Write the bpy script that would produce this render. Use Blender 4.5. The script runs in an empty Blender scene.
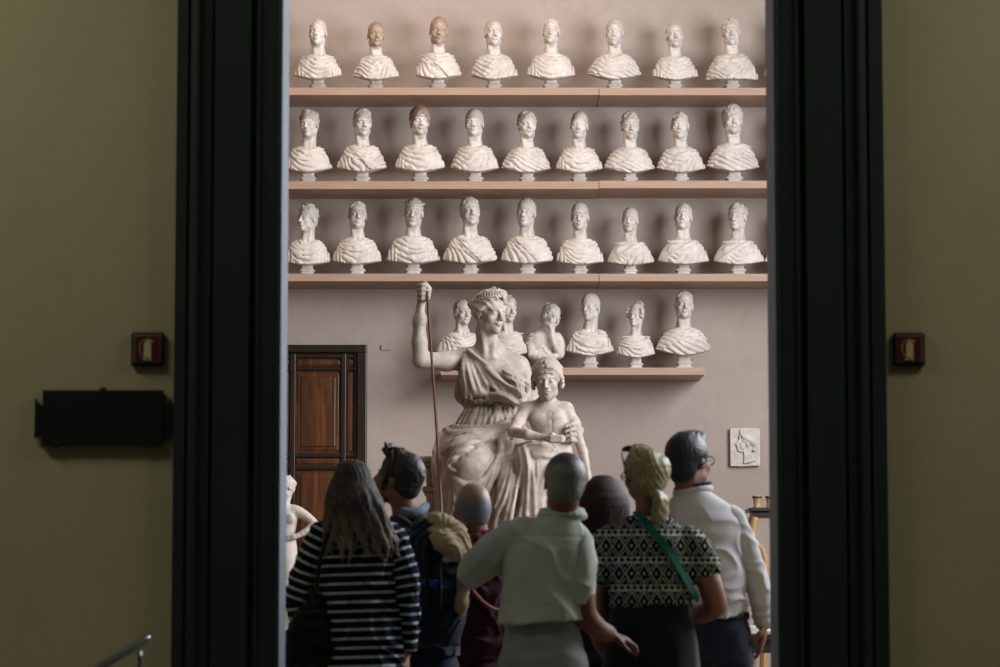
import bpy, bmesh, math, random, time
import numpy as np
from mathutils import Vector, Matrix, Euler
PI = math.pi
F32 = np.float32
SC = bpy.context.scene
COL = SC.collection

# ---------------------------------------------------------------- implicit sculpting
def rotm(rx=0, ry=0, rz=0):
    return np.array(Euler((math.radians(rx), math.radians(ry), math.radians(rz)), 'XYZ').to_matrix(), dtype=float)

class T:
    """placement: world = t + s * R @ local"""
    def __init__(self, t=(0, 0, 0), R=None, s=1.0):
        self.t = np.array(t, float); self.R = np.eye(3) if R is None else R; self.s = float(s)
    def pt(self, p):
        return self.t + self.s * (self.R @ np.array(p, float))
    def mul(self, o):
        return T(self.pt(o.t), self.R @ o.R, self.s * o.s)
ID = T()

def smin(a, b, k):
    if k <= 0: return np.minimum(a, b)
    h = np.maximum(k - np.abs(a - b), 0) / k
    return np.minimum(a, b) - h * h * (k * .25)
def smax(a, b, k):
    return -smin(-a, -b, k)
def sstep(a, b, x):
    t = np.clip((x - a) / (b - a), 0, 1)
    return t * t * (3 - 2 * t)

class Noise:
    def __init__(self, seed, n=5):
        r = np.random.RandomState(seed)
        v = r.normal(size=(n, 3)); v /= np.linalg.norm(v, axis=1)[:, None]
        self.k = v * r.uniform(.7, 1.4, (n, 1)); self.p = r.uniform(0, 6.28, n)
    def __call__(self, x, y, z, size):
        f = 2 * PI / size
        o = 0
        for k, p in zip(self.k, self.p):
            o = o + np.sin(f * (k[0] * x + k[1] * y + k[2] * z) + p)
        return o / len(self.p) * 1.6

class Clay:
    def __init__(self, lo, hi, h):
        lo, hi = np.minimum(lo, hi), np.maximum(lo, hi)
        self.lo = np.array(lo, float); self.h = h
        n = [int(math.ceil((hi[i] - lo[i]) / h)) + 2 for i in range(3)]
        self.ax = [(self.lo[i] + h * np.arange(n[i])).astype(F32) for i in range(3)]
        self.d = np.full(n, 1.0, F32)
    def _sub(self, lo, hi):
        sl = []
        for i in range(3):
            a = int(math.floor((lo[i] - self.lo[i]) / self.h)); b = int(math.ceil((hi[i] - self.lo[i]) / self.h)) + 1
            a = max(a, 0); b = min(b, self.d.shape[i])
            if b <= a: return None
            sl.append(slice(a, b))
        return tuple(sl)
    def _loc(self, sl, tr):
        X = self.ax[0][sl[0]][:, None, None] - F32(tr.t[0])
        Y = self.ax[1][sl[1]][None, :, None] - F32(tr.t[1])
        Z = self.ax[2][sl[2]][None, None, :] - F32(tr.t[2])
        R = (tr.R.T / tr.s).astype(F32)
        return [R[i, 0] * X + R[i, 1] * Y + R[i, 2] * Z for i in range(3)]
    def prim(self, fn, c, ext, tr, k, op, power=None):
        """fn(x,y,z)->distance in local units around local box centre c, half extents ext"""
        k_w = k * tr.s
        m = 1.5 * k_w + 2.5 * self.h
        cor = np.array([tr.pt((c[0] + a * ext[0], c[1] + b * ext[1], c[2] + e * ext[2])) for a in (-1, 1) for b in (-1, 1) for e in (-1, 1)])
        sl = self._sub(cor.min(0) - m, cor.max(0) + m)
        if sl is None: return
        x, y, z = self._loc(sl, tr)
        dd = (fn(x, y, z) * F32(tr.s)).astype(F32)
        if op == '+': self.d[sl] = smin(self.d[sl], dd, k_w)
        elif op == '-': self.d[sl] = smax(self.d[sl], -dd, k_w)
    def ell(self, c, r, k=.01, R=None, tr=ID, op='+'):
        t2 = tr.mul(T(c, R))
        def fn(x, y, z):
            k0 = np.sqrt((x / r[0]) ** 2 + (y / r[1]) ** 2 + (z / r[2]) ** 2) + 1e-6
            k1 = np.sqrt((x / r[0] ** 2) ** 2 + (y / r[1] ** 2) ** 2 + (z / r[2] ** 2) ** 2) + 1e-6
            return k0 * (k0 - 1) / k1
        self.prim(fn, (0, 0, 0), r, t2, k, op)
    def cap(self, a, b, ra, rb=None, k=.01, tr=ID, op='+', flat=1.0):
        rb = ra if rb is None else rb
        a = np.array(a, float); b = np.array(b, float); ab = b - a; L2 = float(ab @ ab) + 1e-9
        def fn(x, y, z):
            px, py, pz = x - a[0], y - a[1], z - a[2]
            h = np.clip((px * ab[0] + py * ab[1] + pz * ab[2]) / L2, 0, 1)
            return np.sqrt((px - h * ab[0]) ** 2 + ((py - h * ab[1]) / flat) ** 2 + (pz - h * ab[2]) ** 2) - (ra + (rb - ra) * h)
        R = max(ra, rb) * max(1, flat)
        self.prim(fn, (a + b) / 2, np.abs(ab) / 2 + R, tr, k, op)
    def chain(self, pts, rs, k=.01, tr=ID, op='+', smooth=0, flat=1.0):
        pts = [np.array(p, float) for p in pts]
        if not hasattr(rs, '__len__'): rs = [rs] * len(pts)
        if smooth:
            pts, rs = spline(pts, rs, smooth)
        for i in range(len(pts) - 1):
            self.cap(pts[i], pts[i + 1], rs[i], rs[i + 1], k, tr, op, flat)
    def box(self, c, e, rnd=.005, k=.005, R=None, tr=ID, op='+'):
        t2 = tr.mul(T(c, R))
        def fn(x, y, z):
            qx, qy, qz = np.abs(x) - (e[0] - rnd), np.abs(y) - (e[1] - rnd), np.abs(z) - (e[2] - rnd)
            return np.sqrt(np.maximum(qx, 0) ** 2 + np.maximum(qy, 0) ** 2 + np.maximum(qz, 0) ** 2) + np.minimum(np.maximum(qx, np.maximum(qy, qz)), 0) - rnd
        self.prim(fn, (0, 0, 0), e, t2, k, op)
    def loft(self, st, k=.01, tr=ID, op='+', cap=.01):
        """stations (z, cx, cy, rx, ry)"""
        st = np.array(sorted(st), float)
        def fn(x, y, z):
            zz = z
            cx = np.interp(zz, st[:, 0], st[:, 1]); cy = np.interp(zz, st[:, 0], st[:, 2])
            rx = np.interp(zz, st[:, 0], st[:, 3]); ry = np.interp(zz, st[:, 0], st[:, 4])
            dx, dy = x - cx, y - cy
            k0 = np.sqrt((dx / rx) ** 2 + (dy / ry) ** 2) + 1e-6
            k1 = np.sqrt((dx / rx ** 2) ** 2 + (dy / ry ** 2) ** 2) + 1e-6
            d = k0 * (k0 - 1) / k1
            return smax(d, np.maximum(st[0, 0] - z, z - st[-1, 0]), cap)
        xm = np.abs(st[:, 1]) + st[:, 3]; ym = np.abs(st[:, 2]) + st[:, 4]
        zc = (st[0, 0] + st[-1, 0]) / 2
        self.prim(fn, (0, 0, zc), (xm.max(), ym.max(), (st[-1, 0] - st[0, 0]) / 2), tr, k, op)
    def xloft(self, pts, rs, k=.01, tr=ID):
        self.chain(pts, rs, k, tr, '+', 3)
    def warp(self, fn, band=.05, amp=None):
        """d += fn(x,y,z) for the points near the surface (fn in metres, positive = carve)"""
        m = np.abs(self.d) < band
        i, j, k = np.nonzero(m)
        x, y, z = self.ax[0][i], self.ax[1][j], self.ax[2][k]
        v = fn(x, y, z)
        if amp:                               # only where the surface faces forward
            n = self.d.shape; D = self.d
            g = [D[np.minimum(i + 1, n[0] - 1), j, k] - D[np.maximum(i - 1, 0), j, k], D[i, np.minimum(j + 1, n[1] - 1), k] - D[i, np.maximum(j - 1, 0), k], D[i, j, np.minimum(k + 1, n[2] - 1)] - D[i, j, np.maximum(k - 1, 0)]]
            v = v * np.clip(-g[1] / (np.sqrt(g[0] ** 2 + g[1] ** 2 + g[2] ** 2) + 1e-6) * 3.2 - .15, 0, 1)
        self.d[i, j, k] += v.astype(F32)
    def clip(self, fn, k=.006):
        """intersect with region fn<0"""
        m = self.d < .12
        i, j, kk = np.nonzero(m)
        x, y, z = self.ax[0][i], self.ax[1][j], self.ax[2][kk]
        self.d[i, j, kk] = smax(self.d[i, j, kk], fn(x, y, z).astype(F32), k)
    def smooth(self, n=1):
        for _ in range(n):
            q = self.d.copy()
            q[1:-1, 1:-1, 1:-1] = (self.d[1:-1, 1:-1, 1:-1] * 2 + self.d[:-2, 1:-1, 1:-1] + self.d[2:, 1:-1, 1:-1] + self.d[1:-1, :-2, 1:-1] + self.d[1:-1, 2:, 1:-1] + self.d[1:-1, 1:-1, :-2] + self.d[1:-1, 1:-1, 2:]) / 8
            self.d = q
    def mesh(self):
        d = self.d
        d[0], d[-1], d[:, 0], d[:, -1], d[:, :, 0], d[:, :, -1] = 1, 1, 1, 1, 1, 1
        ins = d < 0
        c = np.zeros(tuple(n - 1 for n in d.shape), np.int8)
        off = [(a, b, e) for a in (0, 1) for b in (0, 1) for e in (0, 1)]
        nx, ny, nz = c.shape
        for a, b, e in off: c += ins[a:a + nx, b:b + ny, e:e + nz]
        I, J, K = np.nonzero((c > 0) & (c < 8))
        N = len(I)
        idx = np.full(c.shape, -1, np.int32); idx[I, J, K] = np.arange(N, dtype=np.int32)
        v = {o: d[I + o[0], J + o[1], K + o[2]].astype(np.float64) for o in off}
        acc = np.zeros((N, 3)); cnt = np.zeros(N)
        for o in off:
            for axx in range(3):
                if o[axx]: continue
                p = list(o); p[axx] = 1; p = tuple(p)
                a, b = v[o], v[p]
                mk = (a < 0) != (b < 0)
                t = np.where(mk, a / np.where(a == b, 1, a - b), 0)
                q = np.array(o, float)[None, :].repeat(N, 0); q[:, axx] += t
                acc += q * mk[:, None]; cnt += mk
        co = acc / np.maximum(cnt, 1)[:, None] + np.stack([I, J, K], 1)
        co = co * self.h + self.lo
        quads = []
        for axx in range(3):
            u, w = (axx + 1) % 3, (axx + 2) % 3
            sa = [slice(None)] * 3; sb = [slice(None)] * 3
            sa[axx] = slice(0, -1); sb[axx] = slice(1, None)
            A, B = ins[tuple(sa)], ins[tuple(sb)]
            P = np.stack(np.nonzero(A != B), 1)
            if not len(P): continue
            flip = A[P[:, 0], P[:, 1], P[:, 2]]
            du = np.zeros(3, int); dw = np.zeros(3, int); du[u] = 1; dw[w] = 1
            q = [P - du - dw, P - dw, P, P - du]
            ids = np.stack([idx[t[:, 0], t[:, 1], t[:, 2]] for t in q], 1)
            ids[~flip] = ids[~flip][:, ::-1]
            quads.append(ids)
        Q = np.concatenate(quads)
        Q = Q[(Q >= 0).all(1)]
        return co, Q

def spline(pts, rs, n):
    P = [pts[0]] + list(pts) + [pts[-1]]; R = [rs[0]] + list(rs) + [rs[-1]]
    op, orr = [], []
    for i in range(1, len(P) - 2):
        for j in range(n):
            t = j / n
            op.append(.5 * ((2 * P[i]) + (-P[i - 1] + P[i + 1]) * t + (2 * P[i - 1] - 5 * P[i] + 4 * P[i + 1] - P[i + 2]) * t * t + (-P[i - 1] + 3 * P[i] - 3 * P[i + 1] + P[i + 2]) * t ** 3))
            orr.append(R[i] + (R[i + 1] - R[i]) * t)
    op.append(P[-2]); orr.append(R[-2])
    return op, orr

def mesh_data(name, co, faces, smooth=True, mat=None):
    me = bpy.data.meshes.new(name)
    co = np.asarray(co, np.float32); Q = np.asarray(faces, np.int32)
    me.vertices.add(len(co)); me.vertices.foreach_set('co', co.ravel())
    me.loops.add(Q.size); me.loops.foreach_set('vertex_index', Q.ravel())
    me.polygons.add(len(Q)); me.polygons.foreach_set('loop_start', np.arange(0, Q.size, Q.shape[1], dtype=np.int32))
    me.update(calc_edges=True); me.validate()
    me.polygons.foreach_set('use_smooth', np.full(len(me.polygons), smooth))
    if mat: me.materials.append(mat)
    return me

def clay_obj(name, cl, mat, parent=None, reduce=None):
    co, Q = cl.mesh()
    me = mesh_data(name, co, Q, True, mat)
    o = bpy.data.objects.new(name, me); COL.objects.link(o)
    if parent: o.parent = parent
    return o

def link_bm(name, bm, mat, parent=None, smooth=False, bevel=0, loc=None):
    bmesh.ops.recalc_face_normals(bm, faces=bm.faces)
    me = bpy.data.meshes.new(name); bm.to_mesh(me); bm.free()
    if mat: me.materials.append(mat)
    if smooth: me.polygons.foreach_set('use_smooth', np.full(len(me.polygons), True))
    o = bpy.data.objects.new(name, me); COL.objects.link(o)
    if parent: o.parent = parent
    if loc: o.location = loc
    if bevel:
        md = o.modifiers.new('bevel', 'BEVEL'); md.width = bevel; md.segments = 2; md.limit_method = 'ANGLE'
    return o

def bm_box(bm, lo, hi, rot=None):
    vs = [bm.verts.new((x, y, z)) for x in (lo[0], hi[0]) for y in (lo[1], hi[1]) for z in (lo[2], hi[2])]
    for f in ((0, 1, 3, 2), (4, 6, 7, 5), (0, 4, 5, 1), (2, 3, 7, 6), (0, 2, 6, 4), (1, 5, 7, 3)):
        bm.faces.new([vs[i] for i in f])
    if rot is not None:
        c = Vector([(lo[i] + hi[i]) / 2 for i in range(3)])
        for v in vs: v.co = c + rot @ (v.co - c)
    return vs
def bm_lathe(bm, prof, n=32, c=(0, 0, 0), sq=None):
    """profile (r,z) from bottom to top; sq = superellipse exponent for squarer sections"""
    rings = []
    for r, z in prof:
        ring = []
        for i in range(n):
            a = 2 * PI * (i + .5) / n
            ca, sa = math.cos(a), math.sin(a)
            q = 1.0 if not sq else (abs(ca) ** sq + abs(sa) ** sq) ** (-1 / sq)
            ring.append(bm.verts.new((c[0] + r * q * ca, c[1] + r * q * sa, c[2] + z)))
        rings.append(ring)
    for a, b in zip(rings, rings[1:]):
        for i in range(n):
            bm.faces.new((a[i], a[(i + 1) % n], b[(i + 1) % n], b[i]))
    bm.faces.new(list(reversed(rings[0]))); bm.faces.new(rings[-1])
def bm_tube(bm, pts, r, n=12):
    pts = [Vector(p) for p in pts]; rings = []
    up = Vector((0.123, .97, .21)).normalized()
    for i, p in enumerate(pts):
        d = (pts[min(i + 1, len(pts) - 1)] - pts[max(i - 1, 0)]).normalized()
        u = d.cross(up).normalized(); w = d.cross(u)
        rr = r[i] if hasattr(r, '__len__') else r
        rings.append([bm.verts.new(p + (u * math.cos(2 * PI * j / n) + w * math.sin(2 * PI * j / n)) * rr) for j in range(n)])
    for a, b in zip(rings, rings[1:]):
        for i in range(n): bm.faces.new((a[i], a[(i + 1) % n], b[(i + 1) % n], b[i]))
    bm.faces.new(list(reversed(rings[0]))); bm.faces.new(rings[-1])
def bm_prism(bm, poly, y0, y1):
    """polygon in x,z extruded along y"""
    a = [bm.verts.new((x, y0, z)) for x, z in poly]; b = [bm.verts.new((x, y1, z)) for x, z in poly]
    n = len(poly)
    bm.faces.new(a); bm.faces.new(list(reversed(b)))
    for i in range(n): bm.faces.new((a[i], b[i], b[(i + 1) % n], a[(i + 1) % n]))

def tag(o, label=None, cat=None, group=None, kind=None):
    if label: o['label'] = label
    if cat: o['category'] = cat
    if group: o['group'] = group
    if kind: o['kind'] = kind
    return o
def thing(name, loc, label, cat, group=None, rz=0):
    o = bpy.data.objects.new(name, None); COL.objects.link(o)
    o.empty_display_size = .1
    o.location = loc; o.rotation_euler = (0, 0, rz)
    return tag(o, label, cat, group)
def bmn(): return bmesh.new()

# ---------------------------------------------------------------- materials
def srgb(h):
    h = h.lstrip('#'); c = [int(h[i:i + 2], 16) / 255 for i in (0, 2, 4)]
    return tuple(x / 12.92 if x <= .04045 else ((x + .055) / 1.055) ** 2.4 for x in c) + (1,)
class NT:
    def __init__(s, name):
        s.m = bpy.data.materials.new(name); s.m.use_nodes = True; s.t = s.m.node_tree; s.n = s.t.nodes
        s.b = s.n['Principled BSDF']
    def new(s, ty, **kw):
        n = s.n.new(ty)
        for k, v in kw.items():
            if k in n.inputs.keys(): n.inputs[k].default_value = v
            else: setattr(n, k, v)
        return n
    def l(s, a, b): s.t.links.new(a, b)
    def noise(s, scale, detail=4, rough=.55, vec=None, dist=0):
        n = s.new('ShaderNodeTexNoise'); n.inputs['Scale'].default_value = scale; n.inputs['Detail'].default_value = detail
        n.inputs['Roughness'].default_value = rough; n.inputs['Distortion'].default_value = dist
        if vec is not None: s.l(vec, n.inputs['Vector'])
        return n
    def coord(s, kind='Object', scale=(1, 1, 1)):
        t = s.new('ShaderNodeTexCoord'); m = s.new('ShaderNodeMapping'); m.inputs['Scale'].default_value = scale
        s.l(t.outputs[kind], m.inputs['Vector']); return m.outputs['Vector']
    def ramp(s, fac, stops):
        r = s.new('ShaderNodeValToRGB'); e = r.color_ramp.elements
        while len(e) < len(stops): e.new(.5)
        for q, (p, c) in zip(e, stops): q.position = p; q.color = c if len(c) == 4 else tuple(c) + (1,)
        s.l(fac, r.inputs['Fac']); return r.outputs['Color']
    def mix(s, fac, a, b, mode='MIX'):
        m = s.new('ShaderNodeMix', data_type='RGBA', blend_type=mode)
        for sock, v in ((m.inputs[0], fac), (m.inputs[6], a), (m.inputs[7], b)):
            if hasattr(v, 'links') or hasattr(v, 'is_linked'): s.l(v, sock)
            else: sock.default_value = v
        return m.outputs[2]
    def bump(s, h, strength=.3, dist=.01):
        b = s.new('ShaderNodeBump'); b.inputs['Strength'].default_value = strength; b.inputs['Distance'].default_value = dist
        s.l(h, b.inputs['Height']); s.l(b.outputs['Normal'], s.b.inputs['Normal'])
    def base(s, c, rough=.6, metal=0, spec=.5):
        if hasattr(c, 'is_linked'): s.l(c, s.b.inputs['Base Color'])
        else: s.b.inputs['Base Color'].default_value = c
        s.b.inputs['Roughness'].default_value = rough; s.b.inputs['Metallic'].default_value = metal
        s.b.inputs['Specular IOR Level'].default_value = spec
        return s
def mottled(name, c1, c2, scale=6, rough=.7, bump=.15, bscale=60, metal=0, spec=.4, c3=None, lo=.35, hi=.65):
    m = NT(name); v = m.coord()
    n = m.noise(scale, 5, .6, v)
    c = m.ramp(n.outputs['Fac'], [(lo, srgb(c1)), (hi, srgb(c2))])
    if c3:
        n2 = m.noise(scale * 3.1, 6, .65, v, .4)
        f = m.ramp(n2.outputs['Fac'], [(.52, (0, 0, 0)), (.72, (1, 1, 1))])
        c = m.mix(f, c, srgb(c3))
    m.base(c, rough, metal, spec)
    if bump:
        n3 = m.noise(bscale, 4, .6, v); m.bump(n3.outputs['Fac'], bump, .01)
    return m.m
M = {}
def marble(name, c1, c2, stain, amt=.5, head=None):
    m = NT(name); v = m.coord(); oi = m.new('ShaderNodeObjectInfo')
    add = m.new('ShaderNodeVectorMath', operation='ADD'); m.l(v, add.inputs[0])
    cmb = m.new('ShaderNodeCombineXYZ'); ml = m.new('ShaderNodeMath', operation='MULTIPLY'); ml.inputs[1].default_value = 40
    m.l(oi.outputs['Random'], ml.inputs[0]); m.l(ml.outputs[0], cmb.inputs[0]); m.l(ml.outputs[0], cmb.inputs[1]); m.l(cmb.outputs[0], add.inputs[1])
    vv = add.outputs[0]
    n = m.noise(7, 5, .6, vv, .6)
    c = m.ramp(n.outputs['Fac'], [(.3, srgb(c1)), (.7, srgb(c2))])
    n2 = m.noise(16, 6, .7, vv, .8)
    f = m.ramp(n2.outputs['Fac'], [(.50, (0, 0, 0)), (.74, (amt, amt, amt))])
    c = m.mix(f, c, srgb(stain))
    if head:                                   # warm brown shade painted into the colour of the head only
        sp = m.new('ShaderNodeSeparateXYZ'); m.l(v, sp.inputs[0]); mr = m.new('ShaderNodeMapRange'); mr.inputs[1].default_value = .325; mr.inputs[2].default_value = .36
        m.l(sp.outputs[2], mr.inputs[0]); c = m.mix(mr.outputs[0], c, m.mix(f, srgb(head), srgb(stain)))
    m.base(c, .55, 0, .35)
    n3 = m.noise(90, 4, .6, vv); m.bump(n3.outputs['Fac'], .12, .006)
    return m.m
M['marble'] = marble('plaster_marble', '#beb5ae', '#d6cec8', '#927b69', .5)
M['marble_hair'] = marble('plaster_hair', '#b5a9a0', '#ccc2ba', '#856b56', .6)
M['marble_brown'] = marble('plaster_brown', '#8c7464', '#ab9585', '#5d4738', .7)
M['statue'] = marble('statue_marble', '#94877d', '#b2a59b', '#66503f', .6)
M['staff'] = mottled('staff_wood', '#4a2c20', '#5a382a', 8, .45, .05)
M['marble_head_shade'] = marble('plaster_head_shade', '#beb5ae', '#d6cec8', '#7a5f4c', .6, '#ad9888')  # pale plaster whose head colour holds painted brown shade
M['nude_marble'] = marble('nude_marble', '#aea39d', '#bdb3ad', '#8d7866', .4)
# ---------------------------------------------------------------- camera and projection
FP = 3000.0; CAMZ = 1.0; PITCH = math.atan((625 - 333.5) / FP)
def W(px, py, Y):
    u, v = (px - 500) / FP, (333.5 - py) / FP
    cp, sp = math.cos(PITCH), math.sin(PITCH)
    d = (u, cp - sp * v, sp + cp * v)
    t = Y / d[1]
    return np.array((d[0] * t, Y, CAMZ + d[2] * t))
cam = bpy.data.objects.new('camera', bpy.data.cameras.new('camera')); COL.objects.link(cam)
cam.location = (0, 0, CAMZ); cam.rotation_euler = (PI / 2 + PITCH, 0, 0)
cam.data.lens = FP * 36 / 1000; cam.data.sensor_width = 36
cam.data.dof.use_dof = True; cam.data.dof.focus_distance = 23.5; cam.data.dof.aperture_fstop = 4.5
cam.data.clip_end = 200
SC.camera = cam

WALLY = 25.0; DOORY = 12.0; DEEP = 12.36; HALLZ = -.62
XL = W(281, 333, DOORY)[0]; XR = W(776, 333, DOORY)[0]; ZT = 4.6

# ---------------------------------------------------------------- setting materials
def plaster(name, c1, c2, c3, sc=.9):
    m = NT(name); v = m.coord()
    n = m.noise(sc, 5, .6, v, .4); c = m.ramp(n.outputs['Fac'], [(.35, srgb(c1)), (.68, srgb(c2))])
    n2 = m.noise(sc * 7, 6, .7, v, .6); f = m.ramp(n2.outputs['Fac'], [(.5, (0, 0, 0)), (.8, (.5, .5, .5))])
    c = m.mix(f, c, srgb(c3)); m.base(c, .85, 0, .2)
    n3 = m.noise(45, 4, .6, v); m.bump(n3.outputs['Fac'], .12, .01)
    return m.m
M['gallery_wall'] = plaster('gallery_plaster', '#a3958c', '#ad9f97', '#978980')
M['hall_wall'] = plaster('hall_plaster', '#aba685', '#b3ae8c', '#a19b7c', .6)
M['gallery_floor'] = mottled('gallery_floor', '#6e5a4c', '#85705f', 3, .5)
M['hall_floor'] = mottled('hall_stone', '#5b5750', '#6b665c', 4, .6)
M['ceiling'] = plaster('ceiling_plaster', '#8f867f', '#9a918a', '#857c75')
M['frame'] = mottled('frame_paint', '#202c28', '#25322d', 3, .55, .08, 80, spec=.3)
M['jamb'] = mottled('jamb_paint', '#6f7a86', '#788390', 3, .6, .05)
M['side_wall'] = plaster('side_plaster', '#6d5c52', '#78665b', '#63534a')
def wood(name, c1, c2, c3, stretch=(1, 14, 14), sc=2.0, rough=.5, spec=.4):
    m = NT(name); v = m.coord('Object', stretch)
    n = m.noise(sc, 6, .65, v, 1.2); c = m.ramp(n.outputs['Fac'], [(.3, srgb(c1)), (.52, srgb(c2)), (.75, srgb(c3))])
    m.base(c, rough, 0, spec); m.bump(n.outputs['Fac'], .08, .01)
    return m.m
M['shelf'] = wood('shelf_wood', '#9d8070', '#a78a78', '#b19482', (.6, 10, 10), 3)
M['door'] = wood('door_walnut', '#2c160b', '#522c13', '#7a4820', (7, 7, .7), 2.2, .38, .5)
M['door_dark'] = wood('door_dark_walnut', '#160b07', '#221209', '#2e1a0e', (7, 7, .7), 2.2, .4, .5)
M['steel'] = mottled('brushed_steel', '#8d949c', '#a0a7af', 10, .3, 0, metal=1.0)
M['black'] = mottled('black_metal', '#0b0f10', '#101516', 8, .5, .05)
M['red'] = mottled('sign_red', '#4a1014', '#52131a', 8, .5, .03)
M['cream'] = mottled('sign_cream', '#b5ac7c', '#bdb486', 8, .6, 0)
M['plate_text'] = mottled('faded_lettering', '#1c2120', '#20262a', 8, .6, 0)

def slab(name, lo, hi, mat, kind='structure', bevel=0):
    bm = bmn(); bm_box(bm, lo, hi); o = link_bm(name, bm, M[mat], bevel=bevel)
    if kind: o['kind'] = kind
    return o
GX0, GX1, GZ = -5.0, 5.2, 8.4
slab('floor', (GX0, DOORY + .02, -.2), (GX1, WALLY, 0), 'gallery_floor')
slab('wall_back', (GX0, WALLY, -.2), (GX1, WALLY + .3, GZ), 'gallery_wall')
slab('wall_left', (GX0 - .3, DEEP, -.2), (GX0, WALLY + .3, GZ), 'side_wall')
slab('ceiling', (GX0 - .3, DOORY, GZ), (GX1 + .3, WALLY + .3, GZ + .2), 'ceiling')
# right wall with two tall windows
WIN = [(14.2, 16.8), (18.2, 20.8)]; WZ0, WZ1 = 2.6, 6.6
bm = bmn()
bm_box(bm, (GX1, DEEP, -.2), (GX1 + .3, WALLY + .3, WZ0)); bm_box(bm, (GX1, DEEP, WZ1), (GX1 + .3, WALLY + .3, GZ))
for a, b in ((DEEP, WIN[0][0]), (WIN[0][1], WIN[1][0]), (WIN[1][1], WALLY + .3)): bm_box(bm, (GX1, a, WZ0), (GX1 + .3, b, WZ1))
link_bm('wall_right', bm, M['gallery_wall'])['kind'] = 'structure'
M['glass'] = NT('window_glass').base((.9, .95, 1, 1), .05, 0, .5).m
M['glass'].node_tree.nodes['Principled BSDF'].inputs['Transmission Weight'].default_value = 1
M['glass'].node_tree.nodes['Principled BSDF'].inputs['IOR'].default_value = 1.02
for i, (a, b) in enumerate(WIN):
    bm = bmn(); t = .06
    for q in (a, (a + b) / 2 - t / 2, b - t): bm_box(bm, (GX1 + .1, q, WZ0), (GX1 + .2, q + t, WZ1))
    for q in (WZ0, WZ0 + 1.3, WZ0 + 2.6, WZ1 - t): bm_box(bm, (GX1 + .1, a, q), (GX1 + .2, b, q + t))
    o = link_bm('window_%d' % (i + 1), bm, M['frame'], bevel=.006); o['kind'] = 'structure'
# wall between hall and gallery
bm = bmn()
bm_box(bm, (-7, DOORY, HALLZ - .2), (XL - .02, DEEP, GZ)); bm_box(bm, (XR + .02, DOORY, HALLZ - .2), (7, DEEP, GZ)); bm_box(bm, (XL - .02, DOORY, ZT), (XR + .02, DEEP, GZ))
link_bm('wall_front', bm, M['hall_wall'])['kind'] = 'structure'
# gallery face of that wall and jamb linings
bm = bmn()
bm_box(bm, (XL - .02, DOORY + .01, 0), (XL, DEEP + .005, ZT)); bm_box(bm, (XR, DOORY + .01, 0), (XR + .02, DEEP + .005, ZT)); bm_box(bm, (XL, DOORY + .01, ZT - .02), (XR, DEEP + .005, ZT))
link_bm('trim_1', bm, M['jamb'])['kind'] = 'structure'
slab('hall_floor' if 0 else 'floor_hall', (-7, -3, HALLZ - .2), (7, DOORY + .02, HALLZ), 'hall_floor')
for i in range(4):
    z = HALLZ + .155 * (i + 1)
    slab('step_%d' % (i + 1) if 0 else 'trim_%d' % (i + 3), (-1.9, 10.75 + .3 * i, HALLZ - .05), (2.3, 11.06 + .3 * i if i < 3 else DOORY + .02, z - (.001 if i == 3 else 0)), 'hall_floor', bevel=.008)
slab('wall_hall_left' , (-7.3, -3, HALLZ - .2), (-7, DEEP, 6.2), 'hall_wall')
slab('wall_hall_right', (7, -3, HALLZ - .2), (7.3, DEEP, 6.2), 'hall_wall')
slab('wall_hall_back', (-7.3, -3.3, HALLZ - .2), (7.3, -3, 6.2), 'hall_wall')
slab('ceiling_hall', (-7.3, -3.3, 6.2), (7.3, DOORY, 6.4), 'hall_wall')

# moulded dark green door surround: section profile (offset from the opening edge, projection)
def casing(px_edges, side, z0, z1):
    """px_edges: list of (px at image middle, projection)"""
    pts = [(W(px, 333, DOORY)[0], DOORY - pr) for px, pr in px_edges]
    bm = bmn()
    lo = [bm.verts.new((x, y, z0)) for x, y in pts] + [bm.verts.new((pts[-1][0], DOORY + .02, z0)), bm.verts.new((pts[0][0], DOORY + .02, z0))]
    hi = [bm.verts.new((v.co.x, v.co.y, z1)) for v in lo]
    n = len(lo)
    bm.faces.new(lo); bm.faces.new(hi[::-1])
    for i in range(n): bm.faces.new((lo[i], hi[i], hi[(i + 1) % n], lo[(i + 1) % n]))
    return bm
LP = [(175.5, .01), (175.5, .045), (186, .045), (188, .028), (190, .045), (196, .05), (198, .03), (210, .026), (212, .012), (214, .030), (249, .030), (251, .010), (255, .010), (257, .034), (259, .022), (277, .022), (279, .03), (281, .03), (281, .0)]
RP = [(776, 0), (776, .03), (778, .03), (780, .022), (797, .022), (799, .036), (801, .010), (805, .010), (807, .030), (843, .030), (845, .010), (847, .028), (859, .026), (861, .05), (867, .045), (869, .028), (871, .045), (884.5, .045), (884.5, .01)]
o = link_bm('door_1', casing(LP, -1, HALLZ, ZT), M['frame']); o['kind'] = 'structure'
o2 = link_bm('door_casing', casing(RP, 1, HALLZ, ZT), M['frame'], o)
x0 = W(175.5, 333, DOORY)[0]; x1 = W(884.5, 333, DOORY)[0]
bm = bmn(); bm_box(bm, (x0, DOORY - .05, ZT), (x1, DOORY + .02, ZT + .42)); bm_box(bm, (x0 - .06, DOORY - .12, ZT + .42), (x1 + .06, DOORY + .02, ZT + .52))
link_bm('door_lintel', bm, M['frame'], o, bevel=.01)

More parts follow.
